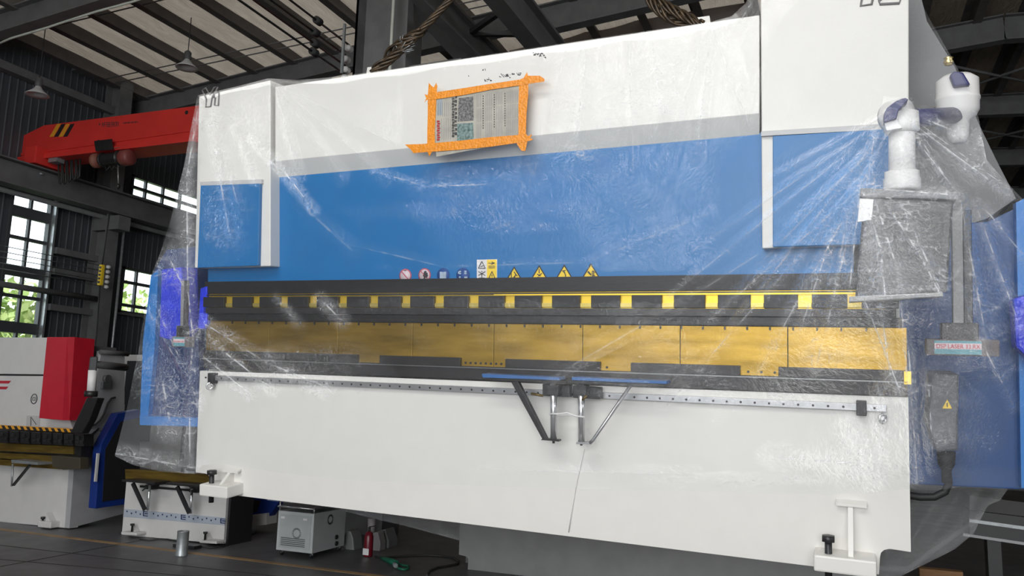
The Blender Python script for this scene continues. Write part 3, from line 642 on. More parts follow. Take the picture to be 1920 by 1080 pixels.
# side guards
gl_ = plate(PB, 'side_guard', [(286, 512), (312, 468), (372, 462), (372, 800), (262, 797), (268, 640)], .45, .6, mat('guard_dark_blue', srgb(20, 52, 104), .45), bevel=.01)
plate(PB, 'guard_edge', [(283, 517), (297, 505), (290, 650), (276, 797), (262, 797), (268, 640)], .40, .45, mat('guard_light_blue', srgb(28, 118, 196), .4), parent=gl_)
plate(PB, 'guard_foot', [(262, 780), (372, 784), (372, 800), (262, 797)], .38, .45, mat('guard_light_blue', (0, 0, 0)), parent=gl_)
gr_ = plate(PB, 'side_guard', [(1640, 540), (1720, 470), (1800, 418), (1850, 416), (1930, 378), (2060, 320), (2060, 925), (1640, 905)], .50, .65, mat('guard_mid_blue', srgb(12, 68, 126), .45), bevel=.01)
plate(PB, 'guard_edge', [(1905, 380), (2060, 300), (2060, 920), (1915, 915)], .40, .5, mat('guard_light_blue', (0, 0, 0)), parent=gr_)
PB.part('side_casing', MB().prism(poly([(1700, -120), (1738, 40), (1790, 125), (1835, 232), (1868, 300), (1905, 372), (1850, 410), (1800, 425), (1690, 440), (1690, -120)], .62), (0, .5, 0)), mat('casing_dull_grey', (.16, .165, .17), .5))
plate(PB, 'blue_bag', [(302, 505), (340, 500), (342, 620), (325, 640), (298, 632)], .22, .44, bag, bevel=.02)
plate(PB, 'blue_bag', [(375, 540), (388, 536), (388, 606), (380, 618), (370, 616)], -.03, .1, bag, bevel=.015)
plate(PB, 'blue_bag', [(1900, 560), (1950, 545), (1955, 700), (1905, 650)], .22, .39, bag, bevel=.02)
# laser guard arms at both ends
def laser(x, y, zt, zb, s, nm):
    T = Thing('laser_guard_arm', nm, 'safety arm', (x, y, zb), machine=True, group='laser guard arms at the ends of the ram')
    T.part('post', MB().box((x-.028*s, y-.03*s, zb+.1), (x+.028*s, y+.03*s, zt)), mat('post_grey', (.24, .24, .24), .5, .2), bevel=.004)
    T.part('post_cover', MB().box((x+.03*s, y-.02*s, zb+.12), (x+.075*s, y+.05*s, zt)), black2, bevel=.004)
    T.part('collar', MB().box((x-.09*s, y-.05*s, zb+.07), (x+.10*s, y+.05*s, zb+.17)), dsteel, bevel=.006)
    T.part('laser_box', MB().box((x-.17*s, y-.06*s, zb-.02), (x+.2*s, y+.06*s, zb+.075)), mat('laser_box_brown_grey', (.12, .10, .10), .5), bevel=.006)
    lp = T.part('label_plate', MB().box((x-.13*s, y-.064*s, zb-.012), (x+.11*s, y-.061*s, zb+.066)), teal)
    T.part('label_stripe', MB().box((x-.13*s, y-.067*s, zb+.018), (x+.11*s, y-.0641*s, zb+.052)), signp, parent=lp)
    fc = bpy.data.curves.new('lettering', 'FONT'); fc.body = 'DSP LASER 33.RX'; fc.size = .036*s; fc.extrude = .0006; fo = bpy.data.objects.new('tmp', fc)
    me = bpy.data.meshes.new_from_object(fo); bpy.data.objects.remove(fo)
    me.materials.clear(); me.materials.append(redink)
    wd = max(v.co.x for v in me.vertices)
    for v in me.vertices: xx, yy, zz = v.co; v.co = (xx*(.225*s/wd)-.122*s, -.0685*s-zz, yy+.022)
    lo = bpy.data.objects.new('lettering', me); COL.objects.link(lo); lo.parent = lp
    lo.location = (0, 0, 0)
    return T
c_ = ml(1797, 660, -.25); laser(c_[0], -.25, ml(1797, 395, -.25)[2], c_[2], 1.0, 'grey laser safety arm with red lettered label at right of the die, beside the pendant')
c_ = ml(342, 640, -.05); laser(c_[0], -.05, ml(345, 530, -.05)[2]+.02, c_[2]-.03, .55, 'narrow laser safety arm at left end, between two royal blue bags')
# ---------------- pendant control arm and box
yb = -.74
PA = Thing('pendant_control', 'grey control cabinet hanging from a white jointed arm with navy caps under film', 'control panel', ml(1700, 350, yb+.15), machine=True)
c_ = ml(1684, 205, yb)
def K(u, v, y=yb): return ml(u, v, y)
# near joint (octagonal knuckle seen from below)
PA.part('joint', MB().lathe(K(1699, 213, yb+.06), nrm([.8, -.6, .0]), [(0, -.13), (.07, -.13), (.088, -.10), (.09, -.01), (.084, .004), (0, .006)], 28), plast, label='white arm joint')
PA.part('joint_cap', MB().prism([K(1657, 214, yb-.05), K(1663, 202, yb-.05), K(1680, 189, yb-.05), K(1697, 183, yb-.05), K(1703, 186, yb-.05), K(1685, 206, yb-.05), K(1681, 222, yb-.05), K(1658, 229, yb-.05)], (0, .10, 0)), navycap, bevel=.004, label='navy cap')
PA.part('joint_collar', MB().prism([K(1658, 229, yb-.02), K(1681, 223, yb-.02), K(1692, 240, yb-.02), K(1662, 245, yb-.02)], (0, .12, 0)), plast, bevel=.004)
PA.part('joint_neck', MB().lathe(K(1690, 212, yb+.09), (0, 0, -1), [(0, -.02), (.088, 0), (.092, .10), (.075, .115), (0, .115)], 32), plast)
PA.part('down_tube', MB().tube([K(1691, 232, yb+.09), K(1691, 336, yb+.09)], .068, 28), plast)
PA.part('collar', MB().lathe(K(1691, 322, yb+.09), (0, 0, -1), [(0, 0), (.088, .0), (.09, .01), (.09, .035), (.096, .04), (.096, .095), (.088, .105), (0, .105)], 32), plast)
PA.part('link_beam', MB().tube([K(1706, 222, yb+.12), K(1790, 216, -.05)], .05, 16), navycap)
jt_ = K(1795, 172, .0)
PA.part('far_joint', MB().lathe(jt_+[0, 0, .10], (0, 0, -1), [(0, 0), (.08, .0), (.118, .03), (.12, .13), (.125, .14), (.125, .155), (.12, .165), (.12, .22), (.10, .26), (.066, .285), (.06, .38), (.04, .42), (0, .42)], 36), plast)
PA.part('far_cap', MB().prism([K(1781, 140, -.16), K(1789, 133, -.16), K(1806, 135, -.16), K(1820, 158, -.16), K(1789, 162, -.16)], (0, .25, 0)), navycap, bevel=.01)
PA.part('air_fitting', MB().lathe(jt_+[-.05, -.04, .16], (0, 0, 1), [(0, 0), (.022, 0), (.03, .02), (.02, .035), (.028, .045), (0, .06)], 12), brassfit)
PA.part('wall_bracket', MB().bar(jt_+[0, .0, -.1], jt_+[-.35, .75, -.1], .08, .10), dgrey)
cb = PA.part('cabinet', MB().prism([K(1620, 372), K(1788, 378), K(1776, 548), K(1604, 560)], (0, .28, 0)), mat('cabinet_dark_grey', (.04, .04, .043), .4), bevel=.012)
PA.part('top_film_fold', MB().prism([K(1613, 352), K(1795, 360), K(1797, 374), K(1612, 370)], (0, .32, 0)), mat('top_fold_grey', (.16, .165, .17), .4), bevel=.01)  # added solid plate standing in for a fold of the film
PA.part('screen', MB().prism([K(1640, 395, yb-.004), K(1772, 398, yb-.004), K(1766, 480, yb-.004), K(1636, 482, yb-.004)], (0, .003, 0)), black2, parent=cb)
PA.part('side_tab', MB().prism([K(1612, 372, yb-.03), K(1638, 374, yb-.03), K(1634, 412, yb-.03), K(1608, 416, yb-.03)], (0, .02, 0)), plast)
PA.part('lower_film_fold', MB().prism([K(1592, 556, yb-.05), K(1768, 548, yb-.05), K(1768, 556, yb-.05), K(1592, 566, yb-.05)], (0, .30, 0)), mat('lower_fold_pale', (.30, .30, .295), .4), bevel=.004)  # added solid strip standing in for the pale film fold below
for k in range(5): PA.part('button', MB().tube([K(1650+k*27, 515, yb-.012), K(1650+k*27, 515, yb+.002)], .011, 12), (dgrey, black2, dgrey, dgrey, black2)[k], parent=cb)
# junction box under it
JB = Thing('junction_box', 'dark junction box with yellow warning triangle hanging at the lower right', 'electrical box', ml(1772, 770, .2), machine=True)
JB.part('body', MB().prism([ml(1748, 700, .1), ml(1798, 702, .1), ml(1796, 845, .1), ml(1756, 848, .1), ml(1742, 800, .1)], (0, .38, 0)), mat('junction_grey', (.07, .075, .085), .45), bevel=.012)
t_ = JB.part('warning_triangle', MB().prism([ml(1776, 749, .094), ml(1785, 766, .094), ml(1767, 766, .094)], (0, .004, 0)), signy)
JB.part('bolt_mark', MB().prism([ml(1775, 755, .090), ml(1777, 755, .090), ml(1777, 763, .090), ml(1775, 763, .090)], (0, .003, 0)), ink, parent=t_)
JB.part('cable_gland', MB().lathe(ml(1774, 846, .25), (0, 0, -1), [(0, -.01), (.055, 0), (.05, .08), (.03, .12), (.028, .2), (0, .2)], 16), rubber)
pts = [ml(*p_, .3) for p_ in ((1776, 880), (1779, 905), (1772, 922), (1752, 932), (1725, 932), (1700, 928), (1670, 920))]
JB.part('cable', MB().tube(pts, .024, 10), rubber)
# ---------------- sheet support arms
def support(ub, vt, side, label):
    base = ml(ub, 735, -.05)
    T = Thing('sheet_support_arm', label, 'support arm', (base[0], -.05, base[2]-.1), machine=True, group='sheet support arms on the apron rail')
    y = -.16
    T.part('carriage', MB().prism(poly(((1017, 720), (1068, 722), (1068, 745), (1017, 742)) if side < 0 else ((1074, 723), (1125, 727), (1125, 749), (1074, 746)), -.11), (0, .072, 0)), dsteel, bevel=.005)
    T.part('post', MB().tube([ml(ub, 718, y), ml(ub, vt, y)], .024, 20), chrome)
    T.part('post_cap', MB().lathe(ml(ub, 719, y), (0, 0, 1), [(0, 0), (.02, 0), (.018, .02), (0, .03)], 12), chrome)
    T.part('post_bracket', MB().box(tuple(ml(ub, 722, y)+[-.045, -.03, -.07]), tuple(ml(ub, 722, y)+[.045, .05, -.0])), dsteel, bevel=.004)
    T.part('foot_screw', MB().tube([ml(ub, vt+1, y), ml(ub, vt+5, y)], .01, 8), dsteel)
    if side < 0:
        T.part('table', MB().prism(poly(((903, 701), (1048, 708), (1050, 713), (905, 708)), -.24), (0, .12, 0)), mat('table_blue_steel', srgb(62, 104, 160), .4), bevel=.002)
        T.part('table_frame', MB().prism(poly(((915, 708), (1062, 714), (1062, 719), (925, 713)), -.22), (0, .12, 0)), black2)
        T.part('brace', MB().prism(poly(((958, 716), (970, 714), (1025, 823), (1017, 824)), -.2), (0, .045, 0)), dsteel, bevel=.003)
        T.part('foot_bar', MB().prism(poly(((1017, 822), (1048, 825), (1048, 828), (1014, 825)), -.2), (0, .05, 0)), dsteel)
    else:
        T.part('table', MB().prism(poly(((1072, 707), (1250, 715), (1250, 720), (1072, 713)), -.24), (0, .12, 0)), mat('table_blue_steel', (0, 0, 0)), bevel=.002)
        T.part('table_frame', MB().prism(poly(((1064, 714), (1215, 720), (1205, 725), (1064, 718)), -.22), (0, .12, 0)), black2)
        T.part('brace', MB().tube([ml(1183, 722, -.19), ml(1112, 825, -.19), ml(1106, 831, -.19)], .012, 10), steel)
        T.part('foot_bar', MB().prism(poly(((1080, 829), (1107, 829), (1107, 833), (1080, 833)), -.2), (0, .05, 0)), steel)
    T.part('thumb_screw', MB().tube([ml(ub+(10 if side > 0 else -20), 742, -.2), ml(ub+(2 if side > 0 else -42), 750 if side > 0 else 738, -.2)], .009, 8), olive)
    return T
support(1038, 826, -1, 'left sheet support arm with flat grey brace and blue edged table')
support(1090, 830, 1, 'right sheet support arm with thin round brace and blue edged table')
tw = Thing('plastic_tie', 'thin white plastic strap tying the two support arm posts together', 'strap', ml(1064, 780, -.19), machine=True)
tw.part('band', MB().tube([ml(1030, 776, -.19), ml(1047, 776, -.195), ml(1064, 774, -.19), ml(1080, 780, -.195), ml(1096, 782, -.19)], .006, 6), plast)
tw.part('band', MB().tube([ml(1096, 784, -.16), ml(1066, 778, -.15), ml(1030, 779, -.16)], .005, 6), plast)

# ============================================================ WIRE ROPE SLINGS
hook = mw(ml(992, -183, .55))
def sling(p0, label, splice=None):
    p0 = np.array(p0); d = hook-p0; ln = np.linalg.norm(d); d = d/ln; a = nrm(np.cross(d, (0, 1, 0))); b = np.cross(d, a)
    T = Thing('wire_rope_sling', label, 'rope', p0, group='wire rope slings')
    for s_ in range(6):
        for lay in (0, 1):
            if lay and s_ > 3: continue
            pts = []
            n_ = 90
            for i in range(n_+1):
                t = i/n_*ln; spread = .030 if (lay or t < ln*.28) else .021
                off = spread*(math.cos(s_*PI/3+t*13)*a+math.sin(s_*PI/3+t*13)*b)
                if lay: off = off*1.2+.05*math.sin(min(1, t/(ln*.3))*PI)*a
                if lay and t > ln*.33: break
                sag = .10*math.sin(PI*t/ln)
                pts.append(p0+d*t+off-np.array([0, 0, sag]))
            T.part('strand', MB().tube(pts, .0125, 6), ropem)
    if splice:
        c_ = p0+d*ln*splice; fr = MB()
        for k in range(34):
            e = nrm(rng.normal(size=3)); fr.tube([c_+d*rng.uniform(-.12, .12)-[0, 0, .06], c_+e*.05-[0, 0, .06], c_+e*.085+d*.03-[0, 0, .06]], .004, 4)
        T.part('splice_wrap', MB().tube([c_-d*.05-[0, 0, .06], c_+d*.03-[0, 0, .06]], .036, 10), ropem)
        T.part('frayed_wires', fr, galv, kind='stuff')
    return T
def rope_start(u, v, y): return mw(ml(u, v, y))
sling(rope_start(700, 139, .35), 'twisted greasy wire rope sling with frayed splice, left of the two', .2)
sling(rope_start(1318, 48, .35), 'twisted wire rope sling at the right, reaching the beam near the tall housing')
for p_ in ((700, 139), (1318, 48)):
    c_ = ml(*p_, .35); PB.part('lifting_lug', MB().prism([(c_[0]-.09, .33, 2.46), (c_[0]+.09, .33, 2.46), (c_[0]+.05, .33, c_[2]+.06), (c_[0]-.05, .33, c_[2]+.06)], (0, .05, 0)), white)
HK = Thing('crane_hook_block', 'heavy crane hook block carrying the wire ropes above the machine', 'hook', hook)
HK.part('hook', MB().tube([hook+[.0, 0, .6], hook+[0, 0, .3], hook+[.1, 0, .14], hook+[.1, 0, 0], hook+[0, 0, -.09], hook+[-.1, 0, -.02], hook+[-.13, 0, .08]], [.05, .05, .055, .06, .06, .045, .02], 12), dsteel)
HK.part('block', MB().box(hook+[-.25, -.12, .6], hook+[.25, .12, 1.1]), signy, bevel=.04)
for k in (-.12, .12): HK.part('rope', MB().tube([hook+[k, 0, 1.1], [hook[0]+k, hook[1], zroof(hook[0])-.5]], .012, 6), ropem)
#%%PART3

# ============================================================ LEFT BACKGROUND PRESS BRAKE (white and red)
FY = 7.12
def P(u, v, y=FY): return on(u, v, 1, y)
xs = P(130, 991)[0]
def S(u, v, x=None): return on(u, v, 0, xs if x is None else x)
LP_ = Thing('press_brake', 'white press brake with dark red side cover standing on the floor at far left', 'machine', (xs-1.2, FY+.3, 0))
def fp(T, name, pts, y, d, m, bevel=0., parent=None): return T.part(name, MB().prism([P(u, v, y) for u, v in pts], (0, d, 0)), m, bevel=bevel, parent=parent)
shell = mat('old_machine_white', (.56, .55, .54), .45, var=.03)
fp(LP_, 'lower_bed', [(-90, 862), (137, 880), (130, 991), (-90, 970)], FY, .12, shell, .006)
fp(LP_, 'upper_panel', [(-90, 632), (90, 633), (84, 702), (-90, 700)], FY-.06, .14, shell, .005)
LP_.part('core', MB().box((xs-2.4, FY+.1, .1), (xs-.1, FY+.5, 2.2)), dgrey)
fp(LP_, 'ram_panel', [(-90, 704), (84, 705), (100, 700), (137, 806), (-90, 797)], FY-.05, .12, shell, .005)
Xr = P(140, 632, 6.86)[0]; yr = on(187, 636, 0, Xr)[1]
fp(LP_, 'side_cover', [(88, 632), (126, 632), (117, 788), (73, 784)], 6.86, yr-6.86, red, .006)
LP_.part('cover_chamfer', MB().prism([P(126, 632, 6.86), P(140, 632, 6.93), P(130, 788, 6.93), P(117, 788, 6.86)], (0, yr-6.93, 0)), red)
LP_.part('side_frame', MB().prism([S(130, 991), S(233, 963), S(234, 664), S(190, 658), S(166, 790), S(138, 880)], (-.08, 0, 0)), mat('old_machine_grey_white', (.34, .34, .35), .5), bevel=.004)
LP_.part('top_pipe', MB().tube([S(188, 660, xs+.02), S(240, 664, xs+.02)], .03, 8), dgrey)
LP_.part('guard_panel', MB().prism([S(*p_, xs+.30) for p_ in ((179, 954), (187, 850), (190, 833), (221, 775), (262, 768), (262, 942))], (-.12, 0, 0)), navy, bevel=.01)
LP_.part('guard_window', MB().prism([S(*p_, xs+.305) for p_ in ((192, 941), (198, 842), (227, 790), (262, 783), (262, 930))], (-.01, 0, 0)), black2)
LP_.part('guard_handle', MB().prism([S(*p_, xs+.33) for p_ in ((183, 850), (187, 850), (182, 903), (178, 903))], (-.02, 0, 0)), shell)
LP_.part('cable', MB().tube([S(u, v, xs+.03) for u, v in ((161, 801), (170, 799), (179, 796), (187, 789), (194, 778), (202, 756), (209, 747), (216, 745))], .012, 6), rubber)
LP_.part('diamond_frame', MB().tube([S(u, v, xs+.01) for u, v in ((185, 803), (196, 822), (181, 853), (162, 822), (185, 803))], .008, 4), black2)
LP_.part('gauge', MB().tube([S(198, 710, xs), S(198, 710, xs)+[.05, 0, 0]], .05, 16), dgrey)
LP_.part('gauge', MB().box(S(197, 723, xs)-[0, .07, .04], S(197, 723, xs)+[.05, .05, .04]), dgrey)
LP_.part('hazard_strip', MB().prism([P(u, v, FY-.16) for u, v in ((-60, 794), (137, 804), (137, 811), (-60, 800))], (0, .05, 0)), haz_o)
for k in range(12):
    u = 2+k*11.6; v = 797.4+u*.055
    LP_.part('hazard_stripe', MB().prism([P(a, b, FY-.165) for a, b in ((u, v), (u+5.5, v+.3), (u+9, v+6.8), (u+3.5, v+6.5))], (0, .005, 0)), black2)
for k in range(8):
    u = -3+k*20.4; v = 807+u*.045
    b_ = fp(LP_, 'punch_clamp', [(u, v), (u+17, v+.8), (u+17, v+24), (u, v+23)], FY-.2, .14, black, .008)
    fp(LP_, 'clamp_screw', [(u+3, v+5), (u+8, v+5), (u+8, v+11), (u+3, v+11)], FY-.22, .02, dsteel, .004, b_)
    fp(LP_, 'clamp_screw', [(u+10, v+13), (u+15, v+13), (u+15, v+19), (u+10, v+19)], FY-.22, .02, dsteel, .004, b_)
    fp(LP_, 'clamp_notch', [(u+2, v+15), (u+8, v+15), (u+8, v+18), (u+2, v+18)], FY-.21, .01, black2, 0, b_)
fp(LP_, 'upper_tool', [(-60, 828), (137, 837), (137, 852), (-60, 843)], FY-.12, .1, olive, .004)
fp(LP_, 'lower_tool', [(-60, 846), (137, 857), (137, 868), (-60, 856)], FY-.16, .12, olive, .004)
fp(LP_, 'die_beam', [(-60, 858), (112, 868), (112, 880), (-60, 868)], FY-.14, .12, olive, .004)
fp(LP_, 'end_block', [(96, 854), (150, 858), (150, 880), (118, 881), (98, 876)], FY-.24, .12, mat('oily_dark_block', (.05, .042, .03), .4), .01)
LP_.part('sensor_column', MB().prism([P(u, v, FY-.1) for u, v in ((140, 812), (156, 814), (150, 862), (136, 860))], (0, .12, 0)), black)
fp(LP_, 'support_table', [(21, 862), (70, 867), (70, 872), (21, 868)], FY-.34, .2, galv, .004)
LP_.part('support_leg', MB().tube([P(24, 870, FY-.24), P(22, 912, FY-.24)], .012, 8), galv)
LP_.part('support_brace', MB().bar(P(56, 872, FY-.24), P(25, 910, FY-.24), .03, .02), dsteel)
ec = P(64, 748, FY-.052)
LP_.part('emblem_ring', MB().tube([ec+.052*np.array([math.cos(a), -.02, math.sin(a)*1.15]) for a in np.linspace(0, 2*PI, 21)], .006, 5), ink)
LP_.part('emblem_mark', MB().tube([ec+[-.02, -.003, .02], ec+[.02, -.003, .02], ec+[.02, -.003, -.02], ec+[-.02, -.003, -.02], ec+[-.02, -.003, .02]], .004, 4), ink)
ch = fp(LP_, 'chart_label', [(50, 779), (75, 780), (74, 800), (49, 799)], FY-.055, .003, mat('chart_grey', (.42, .42, .42), .5))
LP_.part('chart_line', MB().tube([P(u, v, FY-.057) for u, v in ((58, 798), (58, 782), (68, 796))], .005, 4), ink, parent=ch)
for a, b in ((714, 20), (725, 15)): fp(LP_, 'red_stripe', [(-60, a-1), (b, a), (b-4, a+5), (-60, a+4)], FY-.056, .004, red)
LP_.part('foot', MB().box(P(70, 988, FY-.12)+[0, 0, -.0], P(112, 985, FY)+[0, .02, .05]), shell, bevel=.01)
LP_.part('foot_gusset', MB().prism([P(96, 978, FY-.002), P(98, 960, FY-.002), P(107, 980, FY-.002)], (0, -.08, 0)), shell)
LP_.part('levelling_bolt', MB().lathe(P(79, 986, FY-.07), (0, 0, 1), [(0, 0), (.012, 0), (.012, .08), (.026, .08), (.026, .105), (0, .105)], 8), black2)
# jointed pendant arm of that machine
LP_.part('arm_beam', MB().tube([S(176, 683, xs+.34), S(236, 689, xs+.2)], .045, 12), dgrey)
LP_.part('arm_elbow', MB().box(S(181, 690, xs+.3)-[.03, .08, .05], S(173, 678, xs+.34)+[.04, .04, .06]), dgrey, bevel=.02)
LP_.part('arm_tube', MB().tube([S(174, 694, xs+.33), S(171, 736, xs+.33)], .05, 14), plast)
LP_.part('arm_collar', MB().tube([S(171, 733, xs+.33), S(170, 744, xs+.33)], .075, 14), dsteel)
LP_.part('pendant_box', MB().prism([P(u, v, FY-.3) for u, v in ((163, 745), (183, 746), (168, 786), (153, 813), (132, 812), (141, 792))], (0, .10, 0)), black, bevel=.01)
# white framed electrical cabinet behind
EC = Thing('electrical_cabinet', 'black fronted cabinet with white frame beside the red and white press brake', 'cabinet', P(250, 950, 9.6)*[1, 1, 0])
a = P(233, 665, 9.6); b = P(300, 668, 9.6)
EC.part('frame', MB().box((a[0]-.0, 9.6, 0), (b[0], 10.2, a[2])), shell, bevel=.01)
EC.part('door', MB().box((a[0]+.10, 9.58, .9), (b[0]-.05, 9.6, a[2]-.1)), black2)
EC.part('handle', MB().box((a[0]+.12, 9.56, 1.25), (a[0]+.15, 9.58, 1.45)), galv)

# ============================================================ SMALL PRESS BRAKE BED
BY = 7.2
xb = P(422, 1020, BY)[0]
BE = Thing('press_brake_bed', 'small white press brake bed with taped band, oiled die and two support arms', 'machine', (P(325, 1010, BY)[0], BY+.4, 0))
fp(BE, 'front_plate', [(237, 899), (426, 916), (419, 1020), (228, 1003)], BY, .04, shell, .004)
tl = P(237, 899, BY)
BE.part('side_plate', MB().box((xb-.04, BY+.04, 0), (xb, BY+.42, .62)), black2)
BE.part('core', MB().box((tl[0]+.1, BY+.05, .02), (xb-.06, BY+.4, .6)), black2)
fp(BE, 'die', [(234, 880), (384, 889), (389, 892), (392, 898), (392, 906), (235, 899)], BY-.06, .12, olive, .004)
tpm = mat('pale_blue_tape', (.36, .40, .46), .3)
tb_ = fp(BE, 'tape_band', [(233, 954), (423, 971), (421, 985), (232, 969)], BY-.004, .004, tpm)
lg = mat('logo_navy', srgb(30, 40, 84), .5)
for (u, v) in ((272, 963.5), (343, 970), (417, 977)):
    fp(BE, 'logo', [(u-4, v-5), (u+5, v-4.3), (u+5, v-2.8), (u-4, v-3.5)], BY-.006, .002, lg, 0, tb_)
    fp(BE, 'logo', [(u-4, v-5), (u-2.2, v-5), (u-2.2, v+4), (u-4, v+4)], BY-.007, .002, lg, 0, tb_)
    fp(BE, 'logo', [(u-1, v-1.5), (u+5, v-1), (u+5, v+1), (u-1, v+.5)], BY-.007, .002, lg, 0, tb_)
    fp(BE, 'logo', [(u-4, v+2.5), (u+5, v+3.3), (u+5, v+5), (u-4, v+4.2)], BY-.006, .002, lg, 0, tb_)
for k in range(22):
    u = 237+k*8.3; v = 957+(u-233)*.088
    if min(abs(u-q_) for q_ in (272, 343, 417)) < 7: continue
    fp(BE, 'tape_print', [(u, v+(3 if k % 2 else 0)), (u+2, v+(3 if k % 2 else 0)), (u+2, v+3+(3 if k % 2 else 0)), (u, v+3+(3 if k % 2 else 0))], BY-.006, .002, lg, 0, tb_)
for du, dv in ((0, 0), (83, 6)):
    fp(BE, 'support_table', [(228+du, 899+dv), (290+du, 904+dv), (290+du, 908+dv), (228+du, 903+dv)], BY-.32, .22, dsteel, .003)
    fp(BE, 'table_bracket', [(274+du*.96, 900+dv), (292+du*.96, 902+dv), (292+du*.96, 910+dv), (274+du*.96, 908+dv)], BY-.2, .15, black2, .003)
    BE.part('brace', MB().bar(P(249+du, 906+dv, BY-.2), P(272+du, 956+dv, BY-.2), .045, .02, up=(0, 1, 0)), black2)
    BE.part('post', MB().tube([P(281+du*.95, 910+dv, BY-.17), P(277+du*.97, 957+dv, BY-.17)], .016, 12), chrome)
    BE.part('carriage', MB().box(P(271+du, 917+dv, BY-.1), P(298+du, 909+dv, BY-.01)+[0, .01, 0]), black2, bevel=.004)
    BE.part('lever', MB().tube([P(276+du, 913+dv, BY-.2), P(267+du*1.1, 920+dv*1.4, BY-.2)], .008, 6), black2)
fp(BE, 'rail', [(262, 910), (392, 920), (392, 924), (262, 914)], BY-.03, .03, black2)
for (u0, u1, v0, bu) in ((227, 256, 1003, 247), (374, 406, 1019, 384)):
    fp(BE, 'foot', [(u0, v0-6), (u1, v0-4), (u1, v0+1), (u0, v0-1)], BY-.14, .15, shell, .006)
    BE.part('levelling_bolt', MB().lathe(P(bu, v0-5, BY-.1), (0, 0, 1), [(0, -.02), (.011, -.02), (.011, .075), (.024, .075), (.024, .095), (0, .095)], 8), black2)
    BE.part('foot_gusset', MB().prism([P(bu+8, v0-5, BY), P(bu+10, v0-20, BY), P(bu+18, v0-4, BY)], (0, -.07, 0)), shell)
fp(BE, 'rear_guard', [(436, 905), (540, 915), (500, 975), (440, 986)], BY+.95, .12, navy, .01)
fp(BE, 'guard_window', [(452, 935), (488, 939), (480, 960), (452, 963)], BY+.94, .01, black2)
fp(BE, 'rear_foot', [(455, 968), (500, 962), (499, 984), (456, 987)], BY+.9, .2, shell, .005)
def floor_tube(T, name, pts, r, m): return T.part(name, MB().tube([on(u, v, 2, 0)*[1, 1, 0]+[0, 0, r+.002] for u, v in pts], r, 6), m)
FC = Thing('floor_cable', 'thin black cable looping over the floor before the small taped bed', 'cable', on(300, 1012, 2, 0))
floor_tube(FC, 'cable', ((262, 1013), (280, 1015), (300, 1012), (315, 1013), (330, 1016), (352, 1021), (372, 1026), (392, 1029), (420, 1026), (450, 1012), (480, 1000)), .008, rubber)
cc = on(340, 1042, 2, 0); cr_ = .058
CN = Thing('metal_can', 'short galvanised metal can standing on the floor by the yellow line', 'can', cc)
CN.part('body', MB().lathe(cc, (0, 0, 1), [(0, .001), (cr_, .001), (cr_+.002, .006), (cr_, .01), (cr_, .235), (cr_+.003, .24), (cr_, .245), (cr_-.006, .242), (cr_-.006, .20), (0, .20)], 28), galv)
SB = Thing('rubber_pad', 'flat black rubber block on the floor behind the metal can', 'pad', on(352, 1024, 2, 0))
c_ = on(350, 1027, 2, 0); SB.part('block', MB().box(c_+[-.15, -.05, 0], c_+[.15, .06, .035]), black2, bevel=.006)

# ============================================================ STABILISER CABINET ON CASTERS
sx0, sx1, sy0, sy1 = -5.50, -5.05, 7.08, 7.66
zt_ = P(597, 964, sy0)[2]; zb_ = .055
VS = Thing('stabilizer_cabinet', 'grey metal voltage cabinet with round vent standing on four casters', 'cabinet', ((sx0+sx1)/2, (sy0+sy1)/2, 0))
bd_ = VS.part('body', MB().box((sx0, sy0, zb_), (sx1, sy1, zt_)), grey, bevel=.006)
fpn = VS.part('front_panel', MB().box((sx0+.03, sy0-.006, zb_+.03), (sx1-.03, sy0, zt_-.03)), mat('cabinet_panel_grey', (.40, .42, .42), .45), bevel=.002)
VS.part('top_shelf', MB().box((sx0-.01, sy0-.01, zt_+.035), (sx1+.01, sy1, zt_+.05)), dgrey, bevel=.003)
for x in (sx0+.01, sx1-.01):
    for y in (sy0+.01, sy1-.02): VS.part('shelf_post', MB().tube([(x, y, zt_), (x, y, zt_+(.10 if (x < -5.3 and y < 7.3) else .06))], .008, 8), chrome)
VS.part('shelf_rail', MB().tube([(sx0, sy0-.005, zt_+.045), (sx1, sy0-.005, zt_+.045)], .008, 8), chrome)
def vent(c, nrm_, r, par):
    for k in range(22):
        a = 2*PI*k/22; e1 = np.array([0, 1, 0]) if abs(nrm_[0]) > .5 else np.array([1, 0, 0])
        d = e1*math.cos(a)+np.array([0, 0, 1])*math.sin(a); VS.part('vent_slot', MB().bar(np.array(c)+d*r*.68, np.array(c)+d*r, .006, .004), black2, parent=par)
vent((P(557, 1000, sy0)[0], sy0-.008, P(557, 1000, sy0)[2]), (0, -1, 0), .056, fpn)
vent((sx1+.002, on(619, 974, 0, sx1)[1], on(619, 974, 0, sx1)[2]), (1, 0, 0), .052, bd_)
for v in (1007, 1019): q_ = on(630, v, 0, sx1); VS.part('socket', MB().tube([q_, q_+[.012, 0, 0]], .024, 14), black2)
for k in range(5): VS.part('lower_slat', MB().box((sx0+.06, sy0-.010, zb_+.055+k*.018), (sx1-.09, sy0-.006, zb_+.063+k*.018)), dgrey, parent=fpn)
for x in (sx0+.06, sx1-.11): VS.part('label', MB().box((x-.015, sy0-.009, zt_-.075), (x+.03, sy0-.006, zt_-.055)), signw, parent=fpn)
for x in (sx0+.04, sx1-.04):
    for y in (sy0+.05, sy1-.05):
        w_ = VS.part('caster', MB().tube([(x-.012, y, .026), (x+.012, y, .026)], .026, 14), black2)
        VS.part('caster_fork', MB().box((x-.018, y-.012, .03), (x+.018, y+.012, zb_)), chrome, parent=w_)

